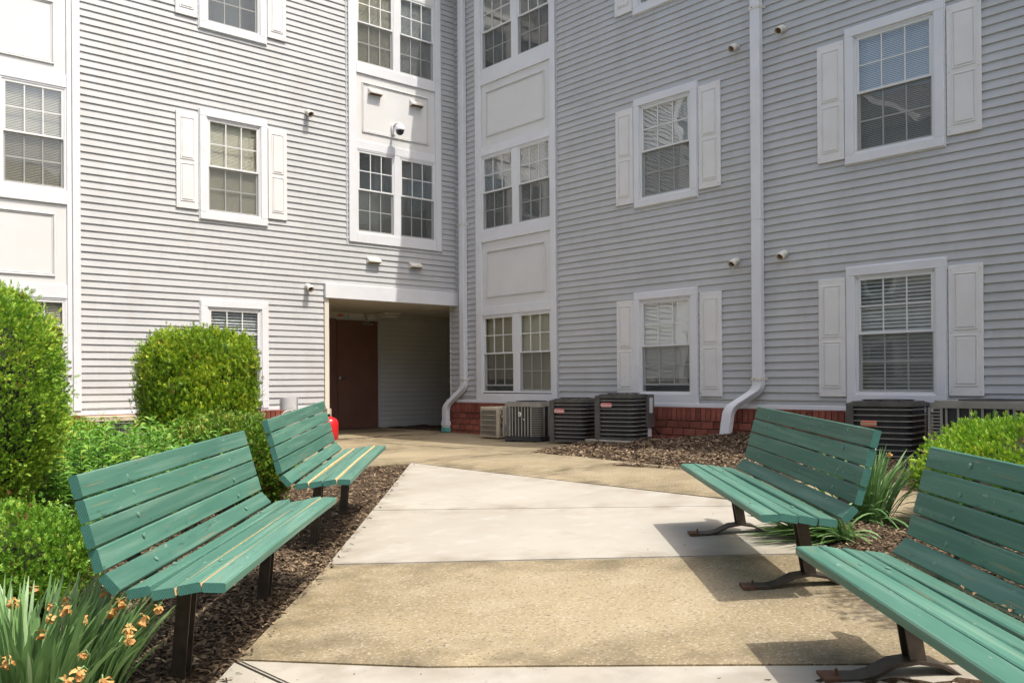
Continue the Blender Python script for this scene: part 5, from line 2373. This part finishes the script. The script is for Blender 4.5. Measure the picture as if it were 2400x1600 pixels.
# strap leaves by the tall conifer
b5_ = gp(-3.22, 6.15)
daffodils('sparse strap leaved tuft at the foot of the tall conifer', b5_, 26, .50, .9, .7, .10, [], 37)

# small tree standing just outside the picture on the right: its crown throws the leafy shadow on the path
tr = thing('small_tree', 'small leafy tree just outside the right edge whose crown shades the path', 'tree', gp(3.15, 3.45))
r = np.random.default_rng(5)
tk = MB().tube([(0, 0, -.1), (.03, .0, .9), (-.02, .04, 1.7), (.0, .0, 2.4)], [.06, .05, .04, .015], n=10)
for k in range(8):
    a_ = k * .8
    tk.tube([(0, 0, 1.5 + k * .08), (math.cos(a_) * .3, math.sin(a_) * .3, 1.9 + k * .09), (math.cos(a_) * .55, math.sin(a_) * .55, 2.2 + k * .09)], [.02, .012, .005], n=6)
tk.build('trunk', m_twig, tr, True)
d = r.normal(size=(5200, 3))
d /= np.linalg.norm(d, axis=1)[:, None]
pos = d * (r.uniform(.15, 1, 5200) ** .6)[:, None] * np.array([.62, .62, .55]) + np.array([0, 0, 2.45])
dv = d + r.normal(0, .6, d.shape)
dv /= np.linalg.norm(dv, axis=1)[:, None]
t1, _ = frames(dv, r)
V, F, T = leaf_quads(pos, dv, t1, r.uniform(.035, .07, 5200), r.uniform(.02, .035, 5200), r.uniform(0, 1, 5200))
link('crown', npmesh('crown', V, F, T, m_phlox), tr)

# petals on the near right bench, brown bits near the foot
def litter(label, pts, m, s, seed, cat='petals'):
    R_ = random.Random(seed)
    mb = MB()
    for p in pts:
        a_ = R_.uniform(0, 2 * PI)
        e = Vector((math.cos(a_), math.sin(a_), R_.uniform(-.3, .6))) * s * R_.uniform(.5, 1.2)
        f_ = Vector((-math.sin(a_), math.cos(a_), R_.uniform(-.4, .8))) * s * R_.uniform(.3, .7)
        p = Vector(p)
        mb.add([p - e, p - f_, p + e, p + f_ + Vector((0, 0, s * .3))], [(0, 1, 2, 3)])
    me = mb.mesh('fallen_petals', m)
    at = me.attributes.new('tint', 'FLOAT', 'POINT')
    at.data.foreach_set('value', [R_.random() for _ in me.vertices])
    return tag(link('fallen_petals', me), label, cat, kind='stuff')


pp = []
R_ = random.Random(4)
seat_far = b2
bkv = Vector((dir2.y, -dir2.x, 0)).normalized()
for (t_, n) in ((.62, 2), (.70, 3), (.78, 2), (.86, 9), (.93, 6), (1.02, 4), (1.12, 8), (1.2, 6)):
    for k in range(n):
        pp.append(seat_far - dir2 * (t_ + R_.uniform(-.04, .04)) + bkv * (.392 + R_.uniform(-.014, .012)) + Vector((0, 0, -.022 + R_.uniform(0, .012))))
litter('dry pale petals in the fold of the nearest right bench', pp, m_leaflit, .011, 1)
q0 = on_ray(1960, 1381, 4.75)
pp = [(q0.x + R_.uniform(-.09, .12), q0.y + R_.uniform(-.05, .05), gz(q0.x, q0.y) + .008) for _ in range(22)]
litter('reddish crumbs of litter at the foot of the farther right bench', pp, m_leaflit, .008, 2, 'litter')
pp = []
for k in range(90):
    q = ld(R_.uniform(-1.1, 1.8), R_.choice([R_.uniform(3, 5.6), R_.uniform(3, 8)]))
    pp.append((q.x, q.y, gz(q.x, q.y) + .006))
tag(litter('tiny brown leaf scraps scattered on the path slabs', pp, m_chip, .006, 3, 'leaf litter'))
